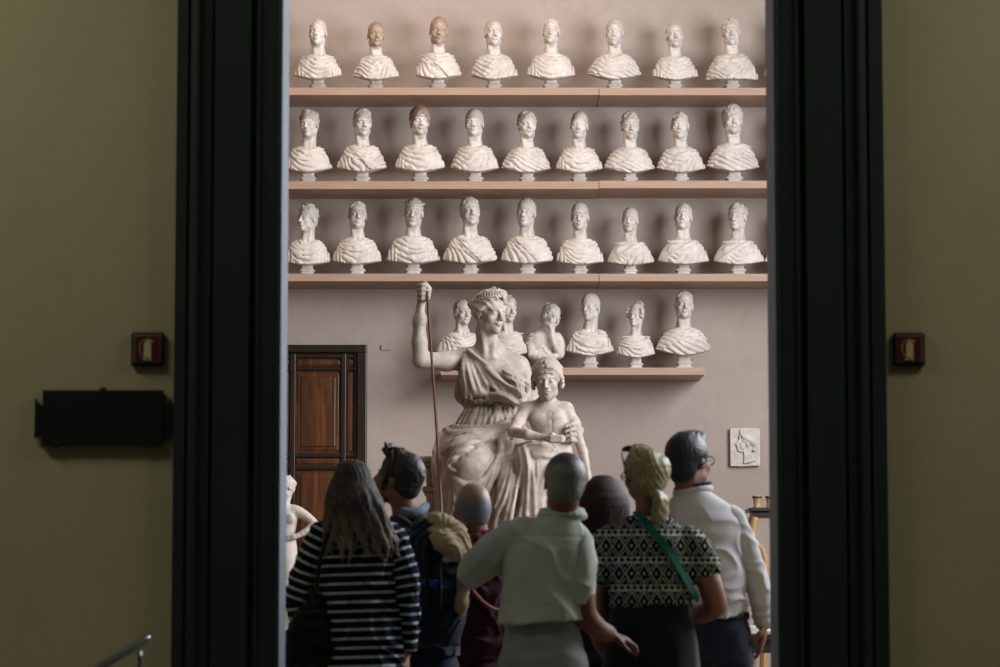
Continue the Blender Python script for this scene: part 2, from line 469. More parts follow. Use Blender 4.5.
# ---------------------------------------------------------------- shelves
SD = .58; SY = WALLY - SD
def shelf(pxl, pxr, ytop, ybot, label, seam=599, dz=.006, seg=True):
    zt, zb = W(500, ytop, SY)[2], W(500, ybot, SY)[2]
    xl = W(pxl, ybot, SY)[0] if pxl > 250 else -3.2
    xr = W(pxr, ybot, SY)[0] if pxr < 800 else 3.4
    t = thing('wall_shelf', ((xl + xr) / 2, WALLY, zb), label, 'shelf', None)
    L = Vector(t.location)
    xs = W(seam, ybot, SY)[0] if seg else xr
    parts = [(xl, xs - .002, 0), (xs + .002, xr, dz)] if seg else [(xl, xr, 0)]
    for a, b, o in parts:
        bm = bmn(); bm_box(bm, (a - L.x, -SD, o), (b - L.x, 0, zt - zb + o))
        link_bm('board', bm, M['shelf'], t, bevel=.003)
    return zt
Z1 = shelf(0, 999, 87.5, 95, 'topmost long wooden wall shelf, above three others, holding nine busts', dz=-.002)
Z2 = shelf(0, 999, 181.3, 189, 'second long wooden wall shelf from the top, holding ten plaster busts', dz=.006)
Z3 = shelf(0, 999, 273.7, 281.3, 'third long wooden wall shelf, directly above the tall statue head', dz=.0)
Z4 = shelf(440.5, 704.5, 367.6, 375, 'short lowest wooden wall shelf ending behind the seated statue group', seg=False)

# ---------------------------------------------------------------- panelled wooden door on the back wall
def PX(px, py=430): return W(px, py, WALLY)[0]
def PZ(py): return W(330, py, WALLY)[2]
dr = thing('panelled_door', (PX(330), WALLY, 0), 'tall dark walnut double door with raised panels in the back wall', 'door'); dr['kind'] = 'structure'; del dr['category']
dr.name = 'door_2'
OX = dr.location.x
def dbox(bm, x0, x1, y0, y1, d0, d1): bm_box(bm, (PX(x0) - OX, -d1, PZ(y1)), (PX(x1) - OX, -d0, PZ(y0)))
CX = 270                                    # centre line of the pair, hidden by the jamb
bm = bmn(); zb = 745
for a, b in ((357, 367), (CX * 2 - 367, CX * 2 - 357)): dbox(bm, a, b, 345.5, zb, -.02, .07)
dbox(bm, CX * 2 - 367, 367, 345.5, 353.5, -.02, .08)
dbox(bm, CX * 2 - 357, 357, 353.5, zb, -.02, .012)
link_bm('door_frame', bm, M['door_dark'], dr, bevel=.01)
for sgn in (1, -1):
    leaf = bmn()
    def q(x): return x if sgn > 0 else CX * 2 - x
    def qb(bm, x0, x1, y0, y1, d0, d1):
        a, b = sorted((q(x0), q(x1))); dbox(bm, a, b, y0, y1, d0, d1)
    rails = [(353.5, 358.5), (367, 371), (453, 457.5), (465.5, 470), (560, 566), (574, 580), (730, zb)]
    stiles = [(272, 276), (290, 295.5), (341, 346), (354, 357)]
    for a, b in rails: qb(leaf, 272, 357, a, b, .0, .040)
    for a, b in stiles: qb(leaf, a, b, 353.5, zb, .0, .046)
    lf = link_bm('door_leaf', leaf, M['door_dark'], dr, bevel=.006)
    gaps = [(rails[i][1], rails[i + 1][0]) for i in range(len(rails) - 1)]
    for (xa, xb) in ((276, 290), (295.5, 341), (346, 354)):
        for ya, yb in gaps:
            pb = bmn(); qb(pb, xa, xb, ya, yb, 0, .018)
            w, hh = xb - xa, yb - ya
            if hh > 20 and w > 20:
                qb(pb, xa + 2.2, xb - 2.2, ya + 2.5, yb - 2.5, .0, .026); qb(pb, xa + 5.5, xb - 5.5, ya + 6, yb - 6, .0, .036)
            elif w > 20: qb(pb, xa + 1.5, xb - 1.5, ya + 1.5, yb - 1.5, 0, .030)
            else: qb(pb, xa + 1.5, xb - 1.5, ya + 1.5, yb - 1.5, 0, .026)
            link_bm('door_panel', pb, M['door'], lf, bevel=.006)
# ---------------------------------------------------------------- small wall things
p = W(386, 347.5, WALLY - .01)
bm = bmn(); bm_box(bm, (-.042, 0, -.022), (.042, .012, .022)); o = link_bm('wall_label', bm, M['gallery_wall'], bevel=.003, loc=(p[0], WALLY - .014, p[2]))
tag(o, 'small pale blank number plate on back wall right of wooden door', 'plate')

def ext_sign(px, py, w, h, label):
    c = W(px, py, DOORY); s = 12.1 / FP
    t = thing('fire_extinguisher_sign', (c[0], DOORY, c[2]), label, 'sign')
    w, h = w * s / 2, h * s / 2
    bm = bmn(); bm_box(bm, (-w, -.022, -h), (w, 0, h)); link_bm('backing', bm, M['black'], t, bevel=.008)
    bm = bmn(); bm_box(bm, (-w * .80, -.025, -h * .80), (w * .80, -.021, h * .80)); link_bm('border', bm, M['cream'], t)
    bm = bmn(); bm_box(bm, (-w * .775, -.0262, -h * .775), (w * .775, -.024, h * .775)); link_bm('face', bm, M['red'], t)
    bm = bmn(); k = h / .066
    body = [(-.013, -.034), (.015, -.034), (.015, .018), (.011, .026), (.006, .029), (.006, .037), (-.006, .037), (-.006, .029), (-.009, .026), (-.013, .018)]
    bm_prism(bm, [(a * k, b * k) for a, b in body], -.0295, -.027)
    bm_prism(bm, [(a * k, b * k) for a, b in [(-.004, .034), (.022, .026), (.022, .031), (-.002, .040)]], -.0295, -.027)
    for q in (-.016, .003): bm_prism(bm, [(a * k, b * k) for a, b in [(q, -.044), (q + .013, -.044), (q + .013, -.037), (q, -.037)]], -.0295, -.027)
    arc = [(-.010 - .019 * math.sin(a), -0.02, .002 + .032 * math.cos(a)) for a in [PI * .9 * i / 12 for i in range(13)]]
    bm_tube(bm, [(a * k, -.0285, b * k) for a, _, b in arc], .0011 * k, 6)
    link_bm('pictogram', bm, M['cream'], t)
ext_sign(148, 349.5, 33, 34, 'square red fire extinguisher sign left of the doorway above black plaque')
ext_sign(908.5, 349.5, 32, 33.5, 'square red fire extinguisher sign right of the dark doorway')
# black direction plaque
c = W(103.5, 418, DOORY); s = 12.1 / FP
t = thing('direction_plaque', (c[0], DOORY, c[2]), 'wide black plaque with swallow tail ends and faded raised lettering on olive wall', 'plaque')
w, h = 60 * s, 27.5 * s
bm = bmn(); bm_prism(bm, [(-w, -h), (w, -h), (w, h), (-w, h)], -.03, -.005); link_bm('board', bm, M['black'], t, bevel=.004)
for sg in (-1, 1):
    bm = bmn(); bm_prism(bm, [(sg * w, -h * .62), (sg * w * 1.13, -h * .95 + .02), (sg * w * 1.13, h * .72), (sg * w, h * .42)], -.024, -.008); link_bm('side_tab', bm, M['black'], t, bevel=.003)
for a, b in ((0, h), (-w * .75, -h), (w * .75, -h)):
    bm = bmn(); bm_lathe(bm, [(.013, -.008), (.014, 0), (.013, .010)], 12, (a, -.018, b)); link_bm('stud', bm, M['black'], t)
bm = bmn(); r = random.Random(6)                # two rows of worn raised letters
for z0, n in ((.030, 15), (-.014, 12)):
    x = -.017 * n / 2
    for i in range(n):
        if i not in (8,):
            bm_box(bm, (x, -.0312, z0), (x + .003, -.0298, z0 + .022))
            if r.random() < .7: bm_box(bm, (x + .008, -.0312, z0), (x + .011, -.0298, z0 + .022))
            for q in r.sample((0, .0095, .019), r.choice((1, 2))): bm_box(bm, (x, -.0312, z0 + q), (x + .011, -.0298, z0 + q + .003))
        x += .017
link_bm('lettering', bm, M['plate_text'], t)

# handrail at the bottom left
def rail():
    Y = 11.0
    a = W(150, 634.5, Y); 
    t = thing('handrail', (a[0], Y, HALLZ), 'round steel handrail sloping down at the bottom left by olive wall', 'handrail')
    L = np.array(t.location)
    a = W(149, 637, Y); b = W(103, 667, Y); d = (b - a); d[1] = -.12
    n = d / np.linalg.norm(d)
    bm = bmn(); pts = [a - L + n * q for q in (0, .008, .02, .6, 1.2)]; bm_tube(bm, pts, [.010, .016, .017, .017, .017], 16)
    link_bm('rail_tube', bm, M['steel'], t, smooth=True)
    for q in (.055, 1.0):
        p = a - L + n * q
        bm = bmn(); bm_tube(bm, [(p[0] + .01, p[1], p[2] - .02), (p[0] + .01, p[1], p[2] - .05), (p[0] + .01, p[1], .001)], [.006, .008, .008], 12)
        bm_lathe(bm, [(.035, .0), (.035, .008), (.012, .014)], 16, (p[0] + .01, p[1], 0))
        link_bm('post', bm, M['steel'], t, smooth=True)
rail()
# ---------------------------------------------------------------- heads
def head_flesh(c, tr, female=False, eyes=True):
    """skull, face, ears; local frame: face looks to -y, origin between the ears"""
    j = .92 if female else 1.0
    c.ell((0, .016, .034), (.069, .094, .086), .01, tr=tr)
    c.ell((0, -.020, -.030), (.054 * j, .066, .074), .025, tr=tr)
    c.ell((0, -.030, -.068), (.040 * j, .044, .036), .025, tr=tr)
    c.ell((0, -.068, -.092), (.020 * j, .018, .018), .022, tr=tr)
    for s in (-1, 1):
        c.ell((s * .036, -.056, -.028), (.022, .022, .024), .02, tr=tr)          # cheek
        c.ell((s * .046 * j, -.012, -.066), (.012, .026, .022), .022, tr=tr)     # jaw angle
        c.ell((s * .031, -.096, .001), (.017, .016, .012), .012, tr=tr, op='-')  # socket
        c.cap((s * .010, -.083, .020), (s * .046, -.068, .019), .010, .007, .010, tr=tr)   # brow
        if eyes:
            c.ell((s * .030, -.0745, -.002), (.0145, .0120, .0085), .004, tr=tr)
        c.ell((s * .0715, .010, -.006), (.008, .020, .030), .008, rotm(12, 0, 0), tr=tr)     # ear
        c.ell((s * .080, .004, -.004), (.004, .010, .017), .005, rotm(12, 0, 0), tr=tr, op='-')
    c.cap((0, -.084, .012), (0, -.108, -.030), .0075, .0105, .010, tr=tr)        # nose
    for s in (-1, 1): c.ell((s * .011, -.096, -.034), (.0075, .010, .007), .006, tr=tr)
    c.ell((0, -.083, -.053), (.022, .012, .010), .010, tr=tr)
    c.ell((0, -.0905, -.0555), (.019, .0085, .0045), .004, tr=tr)                # lips
    c.ell((0, -.0885, -.0655), (.015, .0090, .0052), .004, tr=tr)
    c.cap((-.018, -.097, -.0605), (.018, -.097, -.0605), .0022, .0022, .003, tr=tr, op='-')
    c.ell((0, -.094, -.076), (.014, .008, .005), .006, tr=tr, op='-')

def hair_short(c, tr, rnd, style='curl', vol=.004, front=.030):
    """cap of hair over the skull, hair line left open at the face"""
    nz = Noise(rnd.randint(0, 9999), 6)
    fw = front + rnd.uniform(-.006, .006)
    c.ell((0, .020, .038), (.070 + vol, .095 + vol, .086 + vol), .01, tr=tr)
    c.ell((0, .060, -.020), (.052 + vol, .048 + vol, .058), .02, tr=tr)
    # open the face
    c.ell((0, -.115, -.030), (.064, .078, fw + .074), .010, tr=tr, op='-')
    c.ell((0, -.040, -.105), (.080, .075, .060), .010, tr=tr, op='-')
    for s in (-1, 1):
        c.ell((s * .084, .002, -.012), (.014, .024, .032), .006, tr=tr, op='-')
        c.cap((s * .066, -.022, .030), (s * .064, -.026, -.016), .008, .004, .006, tr=tr)  # sideburn
    if style == 'curl':                        # rows of rolled locks
        for i in range(46):
            a = rnd.uniform(0, 2 * PI); b = math.acos(rnd.uniform(-.15, 1))
            p = np.array((.072 * math.sin(b) * math.cos(a), .020 + .098 * math.sin(b) * math.sin(a), .038 + .089 * math.cos(b)))
            if p[1] < -.030 and p[2] < .085: continue
            c.ell(p, (.016, .016, .012), .004, rotm(rnd.uniform(0, 90), rnd.uniform(0, 90), 0), tr=tr)
        for i in range(8):
            x = -.052 + .104 * i / 7
            c.ell((x, -.058 + abs(x) * .55, .092 - abs(x) * .55 + rnd.uniform(-.004, .004)), (.013, .012, .012), .004, tr=tr)
        sz, am = .022, .0035
    elif style == 'forward':                   # locks combed forward
        for i in range(13):
            x = -.060 + .120 * i / 12
            c.chain([(x * .6, .01, .117 - 6 * x * x), (x * .9, -.040, .106 - 9 * x * x), (x * 1.02, -.066 + abs(x) * .45, .090 - abs(x) * .40 + rnd.uniform(-.006, .004))], [.008, .010, .005], .005, tr)
        sz, am = .030, .003
    elif style == 'bald':
        sz, am = .04, .001
    else:
        for i in range(9):
            x = -.056 + .112 * i / 8
            c.chain([(x * .5, .03, .116 - 5 * x * x), (x, -.046 + abs(x) * .4, .094 - abs(x) * .4), (x * 1.10, -.030, .068 - abs(x) * .3)], [.008, .010, .006], .005, tr)
        sz, am = .028, .003
    Ri = tr.R.T
    def f(x, y, z):
        q = [(Ri[i, 0] * (x - tr.t[0]) + Ri[i, 1] * (y - tr.t[1]) + Ri[i, 2] * (z - tr.t[2])) / tr.s for i in range(3)]
        if style == 'curl':
            return am * tr.s * nz(q[0], q[1], q[2], sz)
        a = np.arctan2(q[0], q[2] + .04); w = nz(q[0], q[1], q[2], .07)
        return (am * 1.6 * np.abs(np.sin(a * 13 + 2.4 * w)) - .0015) * tr.s
    c.warp(f, .02)

# ---------------------------------------------------------------- busts
BST = [(.070, 0, -.005, .206, .116), (.115, 0, -.006, .205, .116), (.160, 0, -.006, .188, .110), (.200, 0, -.002, .166, .100),
       (.232, 0, .004, .140, .088), (.256, 0, .010, .108, .074), (.280, 0, .014, .070, .062), (.290, 0, .014, .064, .058), (.33, 0, .016, .054, .054)]
def bst(grow=0, wid=1.0):
    return [(z + (grow * .6 if z > .2 else 0), cx, cy, rx * wid + grow, ry + grow) for z, cx, cy, rx, ry in BST]

def make_bust(loc, scale, o, label, group):
    """o: dict(seed, yaw, tilt, hair, drape, wide, female, bare)"""
    rnd = random.Random(o['seed']); npz = Noise(o['seed'] * 7 + 1, 5); h = .0052
    wscale = 1
    root = thing('portrait_bust', loc, label, 'bust', group); root.scale = (scale,) * 3
    wid = o.get('wide', 1.0); bare = o.get('bare', 0)
    hx = o.get('hx', rnd.uniform(-.006, .006)); hs = o.get('hs', 1.0) * .93
    R = rotm(o.get('nod', rnd.uniform(-5, 4)), 0, 0)
    R = rotm(0, o.get('tilt', rnd.uniform(-4, 4)), o.get('yaw', rnd.uniform(-20, 20))) @ R
    tr = T((hx, -.004, .452), R, hs)
    cut = lambda x, y, z: (.070 + o.get('vee', .050) * (np.abs(x) / .2) ** 1.5 + .75 * np.maximum(y + .02, 0)) - z
    lo, hi = (-.25, -.17, .055), (.25, .17, .60)
    # flesh: head, neck, chest in one
    c = Clay(lo, hi, h)
    c.loft(bst(0, wid), .01)
    c.clip(cut)
    nb = (hx * .4, .020, .262)
    c.cap(nb, tr.pt((0, .030, -.070)), .053 if not o.get('female') else .044, .047 if not o.get('female') else .040, .014)
    for s in (-1, 1):
        c.cap((s * .016, -.038, .268), tr.pt((s * .048, .012, -.050)), .012, .013, .018)        # neck muscle
        c.cap((s * .020, -.058, .262), (s * .120, -.030, .258), .008, .006, .016)               # collar bone
        c.ell((s * .062, -.084, .190), (.055, .022, .040), .03) if bare else None                                 # chest
    head_flesh(c, tr, o.get('female', False))
    clay_obj('figure', c, M['marble_head_shade'] if o.get('dark') and loc[2] > 5 else M['marble'], root)
    # hair
    hc = Clay(tr.t - .16, tr.t + .17, h)
    st = o.get('hair', 'curl')
    hair_short(hc, tr, rnd, st, o.get('vol', .004))
    if o.get('bun'):
        for i in range(9):
            a = i * 2 * PI / 9
            hc.ell((.030 * math.cos(a), .072 + .012 * math.sin(a), .108 + .030 * math.sin(a)), (.022, .024, .020), .004, rotm(0, math.degrees(a), 0), tr=tr)
        for s in (-1, 1):
            for q in range(8): hc.ell((s * (.068 + .010 * (q % 2)), -.045 + .014 * (q % 3), .062 - .011 * q), (.018, .018, .013), .003, rotm(0, 25 * q, 0), tr=tr)
    if o.get('wreath'):
        for i in range(26):
            a = 2 * PI * i / 26
            hc.ell((.076 * math.cos(a), .016 + .094 * math.sin(a), .078 + .02 * math.sin(a)), (.007, .018, .012), .003, rotm(25, 0, math.degrees(a)), tr=tr)
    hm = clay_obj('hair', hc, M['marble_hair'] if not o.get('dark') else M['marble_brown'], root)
    # cloth
    dk = o.get('drape', rnd.choice(['swag', 'fanl', 'fanr', 'cross']))
    d = Clay(lo, (.25, .17, .36), h)
    d.loft(bst(.010, wid), .01)
    flip = -1 if dk.endswith('r') else 1
    ph = rnd.uniform(0, 6); lam = rnd.uniform(.036, .048); b = rnd.uniform(2.6, 4.6); nf = rnd.uniform(12, 17)
    dep = o.get('neck', rnd.uniform(.030, .055))
    def folds(x, y, z):
        X = x * flip; w = npz(x, y, z, .16); w2 = npz(z, x, y, .07)
        swag = np.abs(np.sin((z - b * (np.sqrt((X - .01) ** 2 + .004) - .063) * .22 + .010 * w) * PI / lam + ph + .5 * w2))
        th = np.arctan2(z - .300, X + .170)
        fan = np.abs(np.sin(th * nf + .9 * w + .4 * w2 + ph))
        rad = np.sqrt((z - .30) ** 2 + (X + .17) ** 2)
        hang = np.abs(np.sin(X * PI / .027 + .8 * w))
        if dk == 'swag':
            m = sstep(.115, .150, np.abs(x) + .3 * (.2 - z)); g = swag * (1 - m) + hang * m
            edge = 0 * x
        elif dk[:3] == 'fan':
            e = z - (.285 - 1.05 * (X + .12)) + .012 * w
            m = sstep(-.010, .014, e); g = fan * (1 - m) + swag * m
            edge = .012 * sstep(-.004, .006, e) * (1 - sstep(.05, .09, e))
        elif dk[:3] == 'cro':
            e = z - (.20 + .55 * X) + .01 * w
            m = sstep(-.008, .012, e); g = swag * m + (1 - m) * np.abs(np.sin((z + .5 * X) * PI / lam + w))
            edge = .013 * sstep(-.005, .006, e)
        else:
            m = sstep(-.02, .06, X); g = fan * m + swag * (1 - m); edge = 0 * x
        g = g ** .6
        calm = .55 + .45 * npz(y, z, x, .22)
        return -(.026 * (g - .66) * np.clip(calm, .35, 1.2) * sstep(.30, .26, z)) - edge + .0025 * w2
    d.warp(folds, .035)
    d.clip(lambda x, y, z: cut(x, y, z) - .004)
    # neckline: rolled edges hugging the shoulders around an opening
    bs = np.array(bst(.010, wid))
    def on(a, z, out=0.0):
        rx, ry, cy = [np.interp(z, bs[:, 0], bs[:, i]) for i in (3, 4, 2)]
        return (rx + out) * math.sin(a), cy - (ry + out) * math.cos(a), z
    if o.get('low'):                           # wide low neckline
        d.clip(lambda x, y, z: z - (.205 + 2.2 * x * x + .01 * npz(x, y, z, .1)), .006)
        for q, rr in ((.0, .011), (-.024, .009), (-.05, .008)):
            d.chain([on(a, .203 + q + 2.0 * (.15 * math.sin(a)) ** 2) for a in np.linspace(-1.4, 1.4, 13)], rr, .009, smooth=2)
    elif bare:
        sg = bare
        e = lambda x: .205 - .60 * x * sg - .5 * x * x
        d.clip(lambda x, y, z: (z - e(x) - .008 * npz(x, y, z, .12)) * .85, .006)
        for q, rr in ((0, .012), (-.020, .009)):
            pts = []
            for x in np.linspace(-.16, .15, 12):
                z = e(x) + q
                rx, ry = np.interp(z, bs[:, 0], bs[:, 3]), np.interp(z, bs[:, 0], bs[:, 4])
                t = abs(x) / rx
                if t < .93 and z < .27: pts.append((x, -ry * math.sqrt(1 - t * t) - .003, z))
            d.chain(pts, rr, .010, smooth=2)
    else:
        d.cap((0, .03, .22), tr.pt((0, .03, -.05)), .066, .060, .006, op='-')
        d.ell((0, -.055, .305), (.052, .060, dep + .022), .010, op='-')
        d.ell((0, .03, .320), (.066, .06, .045), .010, op='-')
        for q, rr, zz in ((0, .0115, .276), (-.022, .0095, .262), (-.045, .009, .245)):
            nk = []
            for i in range(25):
                a = 2 * PI * i / 24
                z = zz - (dep - q * .9) * max(0, math.cos(a)) ** 1.5 + .003 * math.sin(3 * a + ph)
                nk.append(on(a, z, -.004 if q == 0 else -.001))
            d.chain(nk, [rr * (.75 + .35 * math.sin(2 * a + ph + q * 60)) for a in np.linspace(0, 2 * PI, 25)], .009, smooth=2)
    d.clip(lambda x, y, z: cut(x, y, z) - .004)
    d.clip(lambda x, y, z: z - .284 - .3 * np.maximum(y - .03, 0), .008)
    if o.get('brooch'): d.ell((.075, -.085, .245), (.017, .012, .017), .004)
    clay_obj('drapery', d, M['marble'], root)
    for ch in root.children: ch.location.z = o.get('lift', .018)
    s = bpy.data.objects.new('pedestal', SOCLE); COL.objects.link(s); s.parent = root
    return root

def socle_mesh():
    bm = bmn()
    bm_lathe(bm, [(.068, 0), (.070, .010), (.066, .017), (.055, .024), (.050, .034), (.052, .042), (.062, .046), (.064, .053), (.058, .059), (.048, .064), (.047, .10), (.046, .185)], 40, sq=5)
    bmesh.ops.recalc_face_normals(bm, faces=bm.faces)
    me = bpy.data.meshes.new('pedestal'); bm.to_mesh(me); bm.free(); me.materials.append(M['marble'])
    me.polygons.foreach_set('use_smooth', np.full(len(me.polygons), True))
    return me
def D(**k): return k
BUSTS = [
 (1, 318, 18, 293, 343, 'first bust from the left on the top shelf, pale patchy short hair', D(yaw=-6, hair='forward', drape='swag', neck=.035, hx=-.004)),
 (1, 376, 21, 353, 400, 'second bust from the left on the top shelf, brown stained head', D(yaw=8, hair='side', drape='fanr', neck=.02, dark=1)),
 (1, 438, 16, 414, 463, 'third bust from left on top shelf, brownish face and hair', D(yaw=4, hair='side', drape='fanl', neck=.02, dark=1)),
 (1, 494, 19, 469, 519, 'fourth bust from left on top shelf, smooth cap of hair and deep sweeping folds', D(yaw=10, hair='bald', drape='fanr', neck=.03)),
 (1, 551, 17, 526, 578, 'fifth bust from left on top shelf, pointed tuft on the narrow head', D(yaw=-8, hair='forward', drape='swag', neck=.015, hs=.95)),
 (1, 615, 18, 588, 643, 'sixth bust from left on top shelf, mantle open in a deep v', D(yaw=-6, hair='side', drape='cross', neck=.07)),
 (1, 675, 22, 650, 699, 'seventh bust from left on top shelf, small round head with close fitting hair', D(yaw=6, hair='side', drape='swag', neck=.03)),
 (1, 732, 18, 706, 759, 'eighth bust from left on top shelf, curly hair and flat square edged mantle', D(yaw=0, hair='curl', drape='fanr', neck=.02, vee=.008)),
 (1, 789, 19, 763, 815, 'last bust on the top shelf, almost hidden by the right door frame', D(yaw=0, hair='curl', drape='swag')),
 (2, 308, 109, 283, 332, 'first bust from left on second shelf, thick curls and broad plain mantle', D(yaw=-14, hair='curl', drape='swag', neck=.04)),
 (2, 362, 107, 336, 387, 'second bust from left on second shelf, head with brown patches looking right', D(yaw=14, hair='forward', drape='fanl', neck=.035)),
 (2, 420, 106, 394, 446, 'third bust from left on second shelf, dark piled curls', D(yaw=10, hair='curl', drape='swag', neck=.03, vol=.010, dark=1)),
 (2, 475, 108, 450, 500, 'fourth bust from left on second shelf, smooth bald looking yellowish head', D(yaw=-6, hair='bald', drape='fanr', neck=.03)),
 (2, 527, 111, 502, 551, 'fifth bust from left on second shelf, light curls, brown stained temple', D(yaw=12, hair='curl', drape='cross', neck=.03)),
 (2, 579, 111, 555, 604, 'sixth bust from left on second shelf, smooth head and low looped mantle collar', D(yaw=-4, hair='bald', drape='swag', neck=.055)),
 (2, 630, 112, 605, 655, 'seventh bust from left on second shelf, curls to the ears and stepped mantle hem', D(yaw=6, hair='curl', drape='cross', neck=.02)),
 (2, 681, 111, 657, 707, 'eighth bust from left on second shelf, folds swept up to one shoulder', D(yaw=-4, hair='forward', drape='fanr', neck=.03)),
 (2, 734, 104, 708, 760, 'ninth bust from left on second shelf, tallest one with high swept hair', D(yaw=4, hair='curl', drape='cross', neck=.03, vol=.012)),
 (2, 790, 110, 765, 815, 'last bust on the second shelf, almost hidden by the right door frame', D(yaw=0, hair='side', drape='swag')),
 (3, 307, 204, 281, 331, 'first bust from left on third shelf, curly head turned sharply left', D(yaw=-34, hair='curl', drape='swag', neck=.05)),
 (3, 357, 200, 333, 384, 'second bust from left on third shelf, straight fringe and collar like mantle', D(yaw=8, hair='forward', drape='swag', neck=.04)),
 (3, 413, 197, 385, 440, 'third bust from left on third shelf, wearing a wreath on grey hair', D(yaw=-4, hair='side', drape='swag', neck=.025, wreath=1)),
 (3, 470, 196, 442, 498, 'fourth bust from left on third shelf, wavy hair, mantle full of narrow folds', D(yaw=12, hair='forward', drape='fanl', neck=.04, vol=.008)),
 (3, 527, 197, 499, 553, 'fifth bust from left on third shelf, above the diademed statue head', D(yaw=-14, hair='side', drape='fanl', neck=.05)),
 (3, 580, 202, 556, 605, 'sixth bust from left on third shelf, plain smooth head with short cropped hair', D(yaw=-6, hair='bald', drape='swag', neck=.02)),
 (3, 630, 206, 607, 656, 'seventh bust from left on third shelf, small head and one bare shoulder', D(yaw=-12, hair='side', bare=-1, drape='fanr', hs=.95)),
 (3, 683, 202, 656, 710, 'eighth bust from left on third shelf, bare chest with diagonal mantle', D(yaw=-6, hair='side', bare=-1, drape='fanr')),
 (3, 738, 203, 711, 764, 'ninth bust from left on third shelf, curls over the brow, bare shoulder, looking left', D(yaw=-24, hair='curl', bare=-1, drape='swag')),
 (3, 790, 206, 765, 817, 'last bust on the third shelf, almost hidden by the right door frame', D(yaw=0, hair='side', drape='swag')),
 (4, 462, 299, 435, 490, 'leftmost bust on the lowest shelf, half hidden behind the statue shoulder', D(yaw=26, hair='side', drape='fanl', neck=.05)),
 (4, 508, 295, 489, 527, 'curly bust on lowest shelf peeking out behind the diademed statue head', D(yaw=26, hair='curl', drape='swag', neck=.05, female=1)),
 (4, 590, 292, 567, 616, 'bust on lowest shelf looking left with deep horizontal mantle folds and brooch', D(yaw=-28, hair='side', drape='swag', neck=.04, brooch=1)),
 (4, 636, 302, 617, 656, 'bust of a woman with a curled topknot and low neckline on lowest shelf', D(yaw=-24, hair='bald', drape='swag', neck=.07, female=1, bun=1, hs=.95, low=1)),
 (4, 684, 290, 657, 712, 'rightmost bust on the lowest shelf, broad face and wide gathered mantle', D(yaw=4, hair='forward', drape='cross', neck=.03)),
]
# ---------------------------------------------------------------- the busts on the shelves
SOCLE = socle_mesh()
BY = WALLY - .33
def B(row, px, top, left, right, label, **o):
    Z = {1: Z1, 2: Z2, 3: Z3, 4: Z4}[row]
    c = W(px, 300, BY)
    cc = W(px, {1: 87.5, 2: 181, 3: 273.5, 4: 367.5}[row], BY)
    ztop = W(px, top, BY)[2]
    if row == 4: o['lift'] = .034
    if row == 3: o['vee'] = o.get('vee', .036)
    o.setdefault('seed', int(px) + row * 1000)
    s = (ztop - Z) / (.573 + o.get('lift', .018))
    pw = (right - left) * cc[1] / (FP * 1.0) / s / .440
    o['wide'] = pw
    make_bust((cc[0], BY, Z), s, o, label, 'plaster portrait busts on shelf %d' % row if 0 else {1: 'busts on the top shelf', 2: 'busts on the second shelf', 3: 'busts on the third shelf', 4: 'busts on the short lowest shelf'}[row])
for a in BUSTS:
    B(*a[:6], **a[6])
